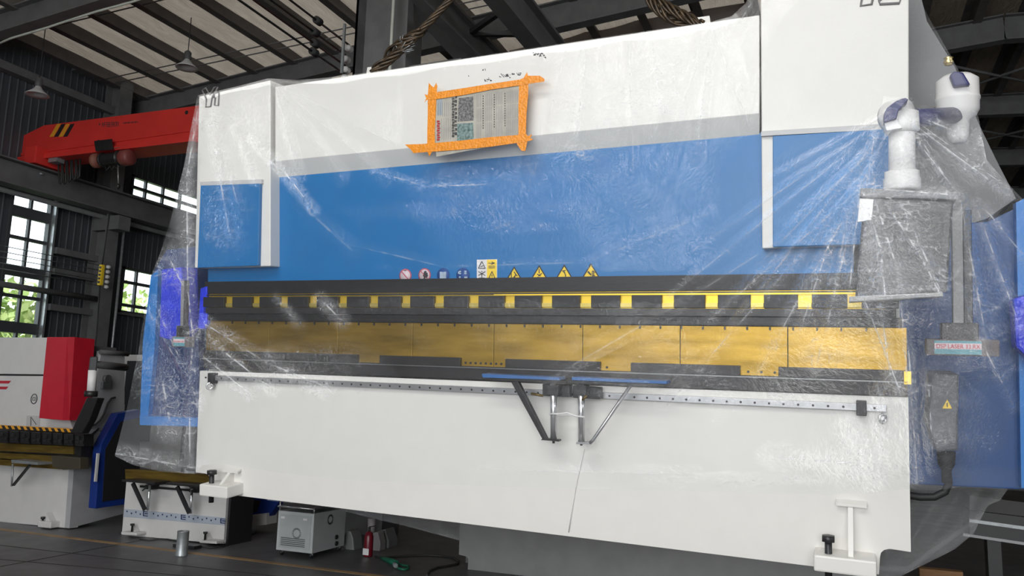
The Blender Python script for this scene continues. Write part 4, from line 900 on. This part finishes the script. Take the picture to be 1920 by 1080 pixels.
# ============================================================ FLOOR CLUTTER BEHIND
def clutter(name, label, cat, pts, y, d, m, extra=None, bevel=.012):
    c0 = P(*pts[0], y); T = Thing(name, label, cat, (c0[0], y, 0)); mb = MB()
    q_ = [P(u, v, y) for u, v in pts]; mb.prism(q_, (0, d, 0)); T.part('casing', mb, m, bevel=bevel); return T
t1 = clutter('motor_casing', 'grey dome topped casing on the floor right of the grey cabinet', 'casing', [(641, 1042), (640, 1020), (645, 1004), (651, 995), (657, 996), (662, 1010), (664, 1042)], 7.75, .18, mat('casing_grey_green', (.16, .17, .165), .5))
t1.part('base_plate', MB().box(P(638, 1040, 7.7)*[1, 1, 0]+[0, 0, .0], P(666, 1040, 7.95)*[1, 1, 0]+[0, 0, .02]), dgrey)
t2 = clutter('chamfered_casing', 'pale grey chamfered casing standing just behind the red extinguisher', 'casing', [(698, 1040), (697, 1002), (701, 998), (708, 998), (713, 1018), (711, 1040)], 7.85, .12, mat('casing_pale_grey', (.30, .28, .28), .5))
t2.part('neck', MB().tube([P(697, 998, 7.95), P(697, 972, 7.95)], .045, 16), mat('casing_pale_grey', (0, 0, 0)))
t3 = clutter('chamfered_casing', 'larger grey chamfered casing at the right of the casing pair', 'casing', [(716, 1038), (714, 994), (722, 992), (729, 1016), (727, 1038)], 8.05, .2, mat('casing_grey_green', (0, 0, 0)))
t3.part('base_plate', MB().box(P(714, 1037, 8.0)*[1, 1, 0], P(730, 1037, 8.3)*[1, 1, 0]+[0, 0, .02]), dgrey)
ex = on(690, 1043, 2, 0)
FE = Thing('fire_extinguisher', 'small red fire extinguisher with pale label standing under the hanging machine', 'extinguisher', ex)
FE.part('body', MB().lathe(ex, (0, 0, 1), [(0, 0), (.045, 0), (.048, .01), (.048, .2), (.035, .24), (.018, .255), (0, .255)], 20), mat('extinguisher_red', srgb(104, 16, 32), .35))
FE.part('valve', MB().lathe(ex+[0, 0, .255], (0, 0, 1), [(0, 0), (.014, 0), (.014, .04), (0, .04)], 10), black2)
FE.part('lever', MB().bar(ex+[0, 0, .30], ex+[.07, -.01, .315], .012, .01), black2)
FE.part('label', MB().box(ex+[-.035, -.051, .02], ex+[.035, -.046, .085]), signw)
GT = Thing('welding_torch', 'green handled hand tool lying on the floor at the end of black hose', 'tool', on(745, 1060, 2, 0))
gp_ = lambda u, v, z: on(u, v, 2, 0)+[0, 0, z]
GT.part('handle', MB().tube([gp_(712, 1048, .015), gp_(722, 1052, .02), gp_(732, 1057, .028), gp_(742, 1062, .03)], [.01, .022, .03, .028], 12), green)
GT.part('loop', MB().tube([gp_(742, 1064, .02), gp_(748, 1070, .02), gp_(758, 1072, .02), gp_(765, 1070, .02), gp_(766, 1066, .02), (gp_(756, 1064, .02)), gp_(744, 1060, .02)], .012, 8), green)
GT.part('joint', MB().tube([gp_(739, 1064, .03), gp_(742, 1067, .03)], .022, 10), galv)
HS = Thing('black_hose', 'black hose curving over the floor beside the green handled tool', 'hose', on(830, 1046, 2, 0))
floor_tube(HS, 'hose', ((703, 1046), (715, 1047.5), (735, 1047), (770, 1044.5), (800, 1043.5), (830, 1045), (850, 1049), (860, 1055), (858, 1060), (845, 1063), (820, 1067), (805, 1073), (800, 1082)), .012, rubber)
gx = P(860, 1045, 7.44)[0]; gn = P(877, 1068, 7.44)[0]; gl = P(1640, 1000, 7.44)[0]-gx
GB = Thing('machine_bed', 'low white machine bed, darkened for shade, with notched corner on the floor under the hanging machine', 'machine', (gx+2.2, 7.5, 0))
GB.part('bed_plate', MB().prism([(gx, 7.44, .76), (gx, 7.44, .13), (gn-.02, 7.44, .12), (gn, 7.44, .10), (gn, 7.44, 0), (gx+gl, 7.44, 0), (gx+gl, 7.44, .76)], (0, .05, 0)), mat('bed_painted_shade', (.22, .22, .215), .5), bevel=.003)  # a white bed in shadow, the shade put into its colour
GB.part('end_plate', MB().box((gx+.05, 7.5, .05), (gx+.12, 8.9, .7)), dgrey)
GB.part('end_plate', MB().box((gx+gl-.2, 7.5, .05), (gx+gl-.13, 8.9, .7)), dgrey)
# bottom right: timber and dark steel stack
tc_ = on(1765, 1082, 2, 0.1)
TB = Thing('timber_block', 'rough pine timber block lying on the floor at the lower right', 'timber', tc_*[1, 1, 0])
TB.part('beam', MB().box((tc_[0]-.19, tc_[1]-.05, .085), (tc_[0]+.18, tc_[1]+.07, .17)), wood, bevel=.004)
TB.part('lower_beam', MB().box((tc_[0]-.15, tc_[1]-.04, 0), (tc_[0]+.18, tc_[1]+.06, .084)), wood, bevel=.004)
ST = Thing('steel_frame', 'long dark steel frame with bright edge strips on the floor at right', 'frame', on(1900, 1000, 1, 8.9)*[1, 1, 0])
ys = 8.9
def sp_(name, pts, d, m, y=ys): return ST.part(name, MB().prism([P(u, v, y) for u, v in pts], (0, d, 0)), m)
sp_('top_plate', ((1818, 929), (2100, 965), (2100, 990), (1818, 956)), .8, mat('frame_dark_plate', (.05, .048, .048), .5))
sp_('upper_strip', ((1818, 973), (2100, 1012), (2100, 1019), (1818, 979)), .05, galv, ys-.02)
sp_('web', ((1818, 957), (2100, 992), (2100, 1045), (1818, 1003)), .5, black2)
sp_('lower_strip', ((1806, 1000), (2100, 1043), (2100, 1049), (1806, 1005)), .05, mat('strip_white', (.45, .45, .46), .4), ys-.04)
for u in (1850, 2060): ST.part('leg', MB().box(P(u, 1000, ys+.1)*[1, 1, 0], P(u, 1000, ys+.2)+[.1, .1, -.02]), black2)
#%%FILM
# ============================================================ CLEAR PACKING FILM
def interp_curve(pts, n, closed=False):
    p = np.array(pts, float); d = np.r_[0, np.cumsum(np.hypot(*np.diff(p, axis=0).T))]; t = np.linspace(0, d[-1], n)
    return np.c_[np.interp(t, d, p[:, 0]), np.interp(t, d, p[:, 1])]
def seg_d(U, V, a, b):
    ax, ay = a; bx, by = b; dx, dy = bx-ax, by-ay; l2 = dx*dx+dy*dy
    t = np.clip(((U-ax)*dx+(V-ay)*dy)/l2, 0, 1); d = ((U-ax)*dy-(V-ay)*dx)/math.sqrt(l2)
    return t, d, np.hypot(U-(ax+t*dx), V-(ay+t*dy))
def sstep(a, b, x): t = np.clip((x-a)/(b-a), 0, 1); return t*t*(3-2*t)
HULL = [(1655, 180), (1712, 180), (1735, 300), (1802, 360), (1800, 560), (1855, 640), (1850, 690), (1800, 700), (1790, 830), (1745, 840), (1735, 640), (1585, 575), (1600, 360), (1645, 290)]
def hull_dist(U, V):
    D = np.full(U.shape, 1e9); ins = np.zeros(U.shape, bool); n = len(HULL)
    for i in range(n):
        a, b = HULL[i], HULL[(i+1) % n]; D = np.minimum(D, seg_d(U, V, a, b)[2])
        c = ((a[1] > V) != (b[1] > V)) & (U < (b[0]-a[0])*(V-a[1])/((b[1]-a[1]) or 1e-9)+a[0]); ins ^= c
    return np.where(ins, 0, D)
FOLDS = [  # (start, end, amplitude, width, crinkle)
 ((514, 155), (720, 330), .022, 12, .25), ((514, 155), (640, 330), .020, 9, .3), ((514, 155), (780, 290), .018, 16, .15), ((514, 155), (560, 330), .016, 6, .5),
 ((470, 260), (590, 395), .018, 4, .8), ((508, 290), (570, 370), .015, 4, .9), ((400, 210), (445, 380), .016, 6, .5), ((395, 230), (430, 440), .014, 5, .7), ((440, 240), (480, 340), .014, 6, .6),
 ((560, 380), (660, 470), .012, 10, .2), ((660, 460), (830, 500), .012, 8, .1), ((830, 500), (1100, 492), .012, 8, .1), ((1100, 492), (1330, 400), .012, 10, .15),
 ((700, 320), (800, 350), .010, 4, .5), ((800, 350), (930, 345), .010, 4, .5),
 ((1334, 44), (1235, 320), .045, 10, .35), ((1334, 44), (1305, 300), .03, 6, .45), ((1334, 44), (1225, 250), .03, 14, .2), ((1334, 44), (1400, 230), .02, 14, .3),
 ((1100, 80), (1075, 320), .03, 10, .45), ((1062, 90), (1000, 330), .025, 12, .35), ((1178, 62), (1188, 320), .018, 5, .3), ((1220, 60), (1240, 200), .018, 9, .6),
 ((1385, 130), (1402, 235), .02, 6, .3), ((1425, 130), (1402, 235), .02, 6, .3), ((1424, -20), (1370, 70), .02, 8, .3),
 ((1668, 212), (1448, 332), .03, 5, .35), ((1672, 216), (1300, 470), .035, 7, .3), ((1675, 218), (1250, 560), .03, 6, .35), ((1675, 222), (1350, 640), .035, 7, .45), ((1672, 240), (1400, 520), .03, 8, .3),
 ((1682, 225), (1612, 350), .03, 4, .6), ((1640, 280), (1480, 420), .02, 6, .5), ((1610, 355), (1330, 600), .035, 8, .5), ((1610, 355), (1250, 760), .03, 9, .45), ((1612, 356), (1420, 700), .035, 8, .6), ((1612, 356), (1530, 690), .03, 9, .8), ((1612, 360), (1590, 570), .03, 6, .9),
 ((1615, 352), (1795, 366), .03, 7, .9), ((1640, 372), (1700, 560), .04, 10, 1.), ((1690, 380), (1770, 560), .035, 12, 1.), ((1618, 356), (1652, 470), .03, 14, 1.), ((1652, 470), (1660, 560), .03, 12, 1.), ((1660, 380), (1720, 470), .03, 12, .9), ((1720, 470), (1765, 555), .03, 9, .9), ((1640, 250), (1625, 350), .02, 5, .8), ((1725, 260), (1790, 358), .03, 5, .9), ((1650, 570), (1672, 720), .03, 7, .9), ((1560, 440), (1500, 620), .03, 7, .8), ((1590, 400), (1550, 620), .03, 6, .9), ((1590, 558), (1768, 550), .04, 6, .7), ((1620, 560), (1690, 740), .04, 9, .9), ((1690, 570), (1704, 760), .03, 5, .9),
 ((1716, 226), (1917, 372), .035, 5, .7), ((1712, 232), (1900, 372), .03, 4, .8), ((1714, 240), (1870, 345), .02, 6, .6), ((1705, 245), (1795, 362), .03, 5, .5), ((1726, 220), (1800, 250), .02, 6, .9), ((1835, 250), (1870, 330), .02, 5, .8),
 ((1800, 370), (1850, 640), .03, 8, .7), ((1830, 385), (1915, 620), .03, 6, .8), ((1846, 390), (1920, 480), .025, 5, .9), ((1815, 590), (1900, 760), .03, 9, .6), ((1700, 600), (1720, 900), .03, 7, .8), ((1740, 700), (1750, 880), .02, 8, .6), ((1650, 730), (1655, 860), .02, 12, .6),
 ((372, 200), (350, 330), .03, 6, .9), ((350, 330), (352, 540), .03, 6, .9), ((352, 540), (362, 640), .035, 6, 1.), ((362, 640), (355, 720), .035, 6, 1.), ((355, 720), (356, 880), .03, 6, .9), ((310, 470), (345, 540), .02, 8, .9), ((272, 575), (356, 720), .04, 5, .5), ((285, 560), (350, 700), .03, 5, .5), ((300, 690), (320, 800), .02, 16, .8), ((356, 720), (375, 760), .03, 5, .8),
 ((382, 606), (500, 680), .03, 7, .8), ((500, 680), (610, 725), .02, 10, .8), ((395, 640), (510, 730), .03, 6, .9), ((370, 660), (470, 740), .025, 6, .8), ((600, 560), (640, 600), .015, 6, .8), ((520, 560), (560, 610), .012, 6, .4),
 ((1030, 710), (1290, 560), .02, 7, .25), ((1290, 560), (1480, 440), .02, 7, .25), ((1100, 800), (1130, 860), .01, 10, .1), ((1590, 800), (1640, 900), .02, 14, .7), ((1450, 860), (1640, 870), .015, 12, .6), ((900, 880), (1300, 890), .012, 10, .2), ((215, 850), (380, 880), .02, 10, .6),
]
CR_SPOTS = [(900, 350, 130, 35, .45), (1060, 290, 120, 40, .6), (1150, 200, 120, 70, .5), (1240, 150, 90, 80, .5), (1700, 460, 110, 130, .9), (1820, 600, 140, 200, .55), (1760, 800, 120, 110, .6), (470, 230, 60, 90, .5), (420, 400, 60, 90, .5), (300, 700, 70, 120, .5), (1560, 640, 120, 90, .7), (1480, 720, 160, 50, .5), (560, 690, 140, 50, .5), (1600, 870, 120, 50, .6), (1450, 900, 250, 14, .5), (800, 560, 260, 30, .25), (740, 240, 80, 60, .3), (350, 330, 14, 110, .9), (356, 520, 12, 100, .9), (357, 760, 10, 110, .9), (310, 500, 30, 50, .7), (1640, 280, 40, 50, .6), (1630, 460, 50, 120, 1.), (1560, 480, 60, 110, .5), (1580, 600, 90, 60, .8), (620, 730, 150, 14, .3), (900, 395, 220, 26, .35), (960, 425, 90, 12, .5), (1830, 290, 70, 60, .7), (1700, 290, 60, 60, .6)]
LY_SPOTS = [(1820, 220, 90, 190, .30), (1700, 300, 70, 60, .2), (1690, 460, 100, 120, .08), (1634, 430, 15, 60, .35), (1668, 500, 22, 55, .3), (1710, 520, 30, 30, .2), (280, 830, 90, 60, .3), (1650, 900, 260, 22, .25), (345, 360, 22, 130, .5), (1760, 780, 110, 170, .08), (1560, 590, 120, 120, .05)]  # extra haze: doubled film, plus bright crumple painted in
_G = np.random.default_rng(11).random((96, 96))
def vnoise(x, y):
    xi, yi = np.floor(x).astype(int), np.floor(y).astype(int); fx, fy = x-xi, y-yi; fx = fx*fx*(3-2*fx); fy = fy*fy*(3-2*fy)
    g_ = lambda a, b: _G[a % 96, b % 96]
    return (g_(xi, yi)*(1-fx)+g_(xi+1, yi)*fx)*(1-fy)+(g_(xi, yi+1)*(1-fx)+g_(xi+1, yi+1)*fx)*fy
def crumple(U, V):
    wu = 9*(vnoise(U/31, V/27)-.5)+5*(vnoise(U/13+9, V/11)-.5); wv = 9*(vnoise(U/29+40, V/33)-.5)+5*(vnoise(U/12, V/14+20)-.5); x, y = U+wu, V+wv
    r1 = 1-np.abs(2*vnoise(x/17, y/9+5)-1); r2 = 1-np.abs(2*vnoise(x/7+30, y/4.2)-1); r3 = 1-np.abs(2*vnoise((x+y)/6+3, (y-x)/12+60)-1)
    return r1, r2, r3
def film_F(U, V, folds=True):
    base = -.205+0*U
    base = base+.075*sstep(505, 570, V)                               # draws in over the clamps, hangs near the apron
    base = base-.19*np.exp(-((U-1070)/210)**2-((V-745)/85)**2)         # tented over the support arms
    base = base-.10*np.exp(-((U-400)/60)**2-((V-900)/40)**2)
    base = base+.12*(1-sstep(262, 372, U))
    base = base+.10*sstep(1850, 1990, U)
    hd = hull_dist(U, V); tent = -.93+hd*.0031
    k = .05; base_t = -k*np.log(np.exp(-base/k)+np.exp(-tent/k))      # smooth minimum
    m = np.maximum(-base, -tent)/k
    base_t = -(k*(m+np.log(np.exp(-base/k-m)+np.exp(-tent/k-m))))
    y = base_t; cr = np.zeros_like(U); ly = np.zeros_like(U)
    if folds:
        y = y+.010*np.sin(U/61+V/97)*np.sin(V/53-U/140)+.006*np.sin(U/23+1.3*np.sin(V/41))*np.sin(V/37)
        for a, b, am, w, c in FOLDS:
            q_ = 30+w*5; mk_ = (U > min(a[0], b[0])-q_) & (U < max(a[0], b[0])+q_) & (V > min(a[1], b[1])-q_) & (V < max(a[1], b[1])+q_)
            if not mk_.any(): continue
            t, d, dd = seg_d(U[mk_], V[mk_], a, b); env = np.sin(np.clip(t, 0, 1)*PI*.86+.2)**.7
            y[mk_] += -am*.62*np.exp(-dd/w)*env+am*.30*np.exp(-(dd-w*2.2)**2/(w*w))*env
            wc = w*2.2+3; cr[mk_] = np.maximum(cr[mk_], c*np.exp(-(dd/wc)**2))
            brk = .35+1.1*sstep(.35, .75, vnoise(t*14+a[0], dd/w*1.5+b[1]))
            l_ = np.maximum((.35+1.1*c)*np.exp(-(dd/(w*.08+.8))**2)*env*brk, (.03+.09*c)*np.exp(-(dd/(w*.7+1))**2)*env)  # thin crest lines whitened in the haze, painting in their glint
            ly[mk_] = np.maximum(ly[mk_], l_)
        for (cu, cv, su, sv, am) in CR_SPOTS: cr = np.maximum(cr, am*np.exp(-((U-cu)/su)**2-((V-cv)/sv)**2))
        for (cu, cv, su, sv, am) in LY_SPOTS: ly = ly+am*np.exp(-((U-cu)/su)**4-((V-cv)/sv)**4)
        cr = np.maximum(cr, .06)
        r1, r2, r3 = crumple(U, V); cm_ = sstep(.08, .7, cr)
        y = y-cm_*(.010*r1**2+.0045*r2**2+.004*r3**2)
        ly = ly+cm_*sstep(.25, .7, vnoise(U/34+7, V/26+3))*(1.3*r1**18+1.5*r2**16*vnoise(U/17, V/15)+1.4*r3**16*vnoise(U/19+5, V/13))  # crumple ridges painted white, bright whatever light falls on them
        # no creases under the taped newspaper
        pm = sstep(1, .88, np.maximum(np.abs(U-890)/150, np.abs(V-215)/95)); cr = cr*(1-.6*pm); ly = ly*(1-pm)
        y = y*(1-pm)+pm*base_t
    return y, cr, ly
def film_pos(U, V, Y):
    D = np.stack([(U-960)/F, (V-540)/F, np.ones_like(U)], -1)@R.T@MM
    t = (Y-CL[1])/D[..., 1]; return CL+D*t[..., None]
def film_mesh(name, left, right, top, bottom, nu, nv, yfun, wrap_top=0, parent=None):
    Lc, Rc = interp_curve(left, nv), interp_curve(right, nv); Tc, Bc = interp_curve(top, nu), interp_curve(bottom, nu)
    u = np.linspace(0, 1, nu)[None, :, None]; v = np.linspace(0, 1, nv)[:, None, None]
    S_ = (1-u)*Lc[:, None]+u*Rc[:, None]+(1-v)*Tc[None]+v*Bc[None]-((1-u)*(1-v)*Tc[0]+u*(1-v)*Tc[-1]+(1-u)*v*Bc[0]+u*v*Bc[-1])
    U, V = S_[..., 0], S_[..., 1]; y, cr, ly = yfun(U, V); Pn = film_pos(U, V, y)
    if wrap_top:
        r0 = Pn[0]; rows = []
        for k in range(wrap_top, 0, -1):
            q = r0.copy(); q[:, 1] += .13*k; q[:, 2] += -.02*k-.01*np.sin(q[:, 0]*9+k); rows.append(q)
        Pn = np.concatenate([np.array(rows), Pn]); z = np.repeat(cr[:1], wrap_top, 0); cr = np.concatenate([z, cr]); ly = np.concatenate([z*0, ly])
    h, w = Pn.shape[:2]; me = bpy.data.meshes.new(name)
    idx = np.arange(h*w).reshape(h, w); q = np.stack([idx[:-1, :-1], idx[1:, :-1], idx[1:, 1:], idx[:-1, 1:]], -1).reshape(-1, 4)
    me.vertices.add(h*w); me.vertices.foreach_set('co', (Pn-film_anchor).astype(np.float32).ravel())
    me.loops.add(q.size); me.loops.foreach_set('vertex_index', q.astype(np.int32).ravel()); me.polygons.add(len(q))
    me.polygons.foreach_set('loop_start', np.arange(0, q.size, 4, dtype=np.int32)); me.polygons.foreach_set('loop_total', np.full(len(q), 4, np.int32))
    me.polygons.foreach_set('use_smooth', np.ones(len(q), bool)); me.update(calc_edges=True)
    for nm, arr in (('crinkle', cr), ('layer_glint', ly)):
        at = me.attributes.new(nm, 'FLOAT', 'POINT'); at.data.foreach_set('value', arr.astype(np.float32).ravel())
    me.materials.append(film_m); o = bpy.data.objects.new(name, me); COL.objects.link(o); o.parent = parent; return o
film_anchor = np.array([2.86, 0, 2.6])
FM = Thing('plastic_cover', 'crumpled clear plastic film draped over the whole hanging press brake', 'plastic sheet', film_anchor, machine=True)
top = [(370, 179), (440, 163), (503, 147), (560, 150), (640, 143), (760, 126), (1000, 90), (1200, 60), (1334, 41), (1372, 30), (1398, 6), (1424, -52), (1704, -98)]
left = [(370, 179), (356, 250), (345, 310), (318, 420), (300, 475), (281, 522), (270, 590), (258, 665), (238, 765), (215, 855)]
right = [(1704, -98), (1716, -20), (1740, 30), (1781, 102), (1812, 160), (1835, 222), (1850, 300), (1872, 325), (1918, 374), (1990, 450), (2040, 600), (2050, 930)]
bottom = [(215, 855), (250, 872), (300, 884), (365, 889), (380, 872), (410, 868), (450, 875), (520, 886), (640, 899), (860, 909), (1000, 914), (1200, 919), (1400, 923), (1560, 927), (1640, 924), (1690, 917), (1750, 920), (1800, 913), (1880, 918), (2050, 930)]
film_mesh('front_drape', left, right, top, bottom, 1250, 680, film_F, wrap_top=8, parent=FM.e)
def back_F(U, V):
    y = 1.75+.04*np.sin(U/37)*np.sin(V/60+U/90)+.02*np.sin(U/11+V/19)
    cr = .25+.35*np.exp(-((V-np.interp(U, [520, 860, 1700, 1880], [945, 1012, 1068, 940]))/14)**2); ly = .35+.35*np.exp(-((V-np.interp(U, [520, 860, 1700, 1880], [945, 1012, 1068, 940]))/7)**2)+.35*sstep(1500, 1700, U)
    return y, cr, ly
hem = [(500, 938), (560, 945), (640, 957), (700, 972), (760, 986), (860, 1013), (1000, 1040), (1300, 1080), (1600, 1098), (1690, 1080), (1740, 1055), (1790, 1030), (1826, 1000), (1838, 975), (1852, 948), (1875, 938)]
film_mesh('rear_drape', [(500, 880), (500, 938)], [(1930, 860), (1875, 938)], [(500, 880), (1000, 880), (1930, 860)], hem, 260, 60, back_F, parent=FM.e)
def side_F(U, V): return .72+.25*(U-1700)/250+.03*np.sin(V/31+U/50), .35+0*U, .75+0*U
# newspaper taped onto the film, with orange tape
def onfilm(u, v, dy):
    y = film_F(np.array([float(u)]), np.array([float(v)]), False)[0][0]-dy; return ml(u, v, y)
NP = Thing('newspaper_sheet', 'sheet of newspaper turned sideways and taped over the film with orange tape', 'newspaper', onfilm(890, 220, .01), machine=True)
paper = mat('newsprint', srgb(158, 155, 146), .8, scale=9, col2=srgb(182, 178, 168), bump=.3, bscale=14)
ppts = [(812, 174), (860, 168), (915, 160), (974, 151), (975, 200), (976, 264), (920, 275), (870, 284), (818, 294), (815, 230)]
NP.part('sheet', MB().prism([onfilm(u, v, .007) for u, v in ppts], (0, .003, 0)), paper)
def pr(u, v): return onfilm(u, v, .0085)
def np_patch(name, pts, m): return NP.part(name, MB().prism([pr(*q_) for q_ in pts], (0, .001, 0)), m)
ph = mat('halftone_photo', (.03, .03, .03), .7, scale=60, col2=(.26, .26, .26), stretch=(1, 1, 1))
ph2 = mat('halftone_photo_green', (.05, .09, .09), .7, scale=50, col2=(.26, .36, .34))
np_patch('photo', [(860, 184), (887, 181), (888, 226), (858, 228)], ph)
np_patch('photo', [(857, 232), (887, 230), (888, 262), (857, 264)], ph2)
txt = MB(); txt2 = MB(); hd = MB(); rh = MB()
def W4(mb, u0, v0, u1, v1): mb.prism([pr(u0, v0), pr(u1, v0), pr(u1, v1), pr(u0, v1)], (0, .0008, 0))
ed = lambda u: 181-.115*(u-818)
for k in range(9):        # red vertical headline glyphs
    v = 226+k*4.3
    if v < 262: strokes(rh, 819+(k % 2), v, 5.5, 3.2, [(0, .2, 1, .2), (.5, 0, .5, 1), (0, 1, 1, .7), (.1, .5, .9, .6)], pr, .8)
for k in range(15): strokes(hd, 848, ed(848)+6+k*5.0, 3.4, 3.4, glyphs[k % 4], pr, .7)
for k in range(10): strokes(hd, 853, ed(853)+3+k*7.6, 3.4, 4.4, glyphs[(k+1) % 4], pr, .8)
for c0 in (828, 832, 836, 840, 844): W4(txt, c0, 222, c0+.7, 262)
for c0, w in ((905, 1.6), (926, 1.5), (946, 1.5)):
    for k in range(14): W4(hd, c0, ed(c0)+8+k*4.6, c0+w, ed(c0)+10.6+k*4.6)
for c0 in np.arange(894, 972, 3.3):
    if min(abs(c0-q_) for q_ in (905, 926, 946)) < 3: continue
    for (a, b) in ((0, .28), (.31, .62), (.65, 1)):
        v0 = ed(c0)+5; v1 = 262-.12*(c0-890); W4(txt, c0, v0+(v1-v0)*a, c0+.9, v0+(v1-v0)*b)
for c0 in np.arange(821, 846, 4): W4(txt, c0, 192, c0+.8, 218)
NP.part('text_line', txt, mat('light_print', (.30, .30, .30), .8), kind='stuff'); NP.part('headline', hd, ink, kind='stuff'); NP.part('red_headline', rh, redink, kind='stuff')
W_ = MB(); W_.prism([pr(820, 186), pr(829, 185), pr(829, 215), pr(820, 216)], (0, .0006, 0)); NP.part('colour_block', W_, mat('print_pale_blue', srgb(150, 160, 166), .7))
def tape(pts, d, name='tape_strip'): NP.part(name, MB().prism([onfilm(u, v, d) for u, v in pts], (0, .002, 0)), orange)
tape([(804, 155), (808, 160), (813, 164), (818, 155), (820, 162), (818, 178), (817, 210), (815, 245), (816, 280), (811, 283), (805, 293), (801, 283), (801, 250), (802, 215), (802, 180)], .012)
tape([(972, 150), (982, 146), (988, 135), (991, 145), (990, 180), (987, 215), (986, 250), (990, 260), (985, 283), (978, 283), (969, 270), (972, 250), (972, 200), (973, 165)], .012)
tape([(796, 176), (800, 178), (817, 173), (870, 165), (920, 157), (975, 149), (990, 142), (1012, 142), (1021, 148), (1020, 153), (1005, 155), (975, 160), (920, 168), (870, 178), (818, 186), (800, 187), (796, 192), (799, 184)], .015)
tape([(759, 271), (790, 270), (817, 268), (870, 263), (920, 257), (972, 253), (985, 250), (990, 255), (998, 252), (994, 258), (1000, 262), (985, 266), (970, 268), (920, 275), (870, 280), (818, 284), (800, 285), (775, 287), (770, 280)], .015)
# paint scuffs on the film above the newspaper
SF = MB()
for (cu, cv, s_, n_) in ((1012, 102, 13, 26), (948, 142, 11, 26), (914, 150, 7, 12), (908, 131, 3, 6), (970, 139, 7, 8), (878, 141, 1, 2)):
    for k in range(n_):
        a = rng.normal(size=2)*[s_*.6, 1.6]; b = a+rng.normal(size=2)*[1.6, 1.0]+[1.2, .6]; w = .8+rng.random()*.9
        if cu == 1012: a[1] += abs(a[0]+6)*.3-2; b[1] += abs(b[0]+6)*.3-2
        p_ = [np.array([cu, cv])+a, np.array([cu, cv])+b]; d = nrm(p_[1]-p_[0]); q_ = np.array([-d[1], d[0]])*w
        SF.prism([onfilm(*(p_[0]-q_), .028), onfilm(*(p_[1]-q_*.4), .028), onfilm(*(p_[1]+q_*.4), .028), onfilm(*(p_[0]+q_), .028)], (0, .001, 0))
FM.part('scuff_marks', SF, ink, kind='stuff')
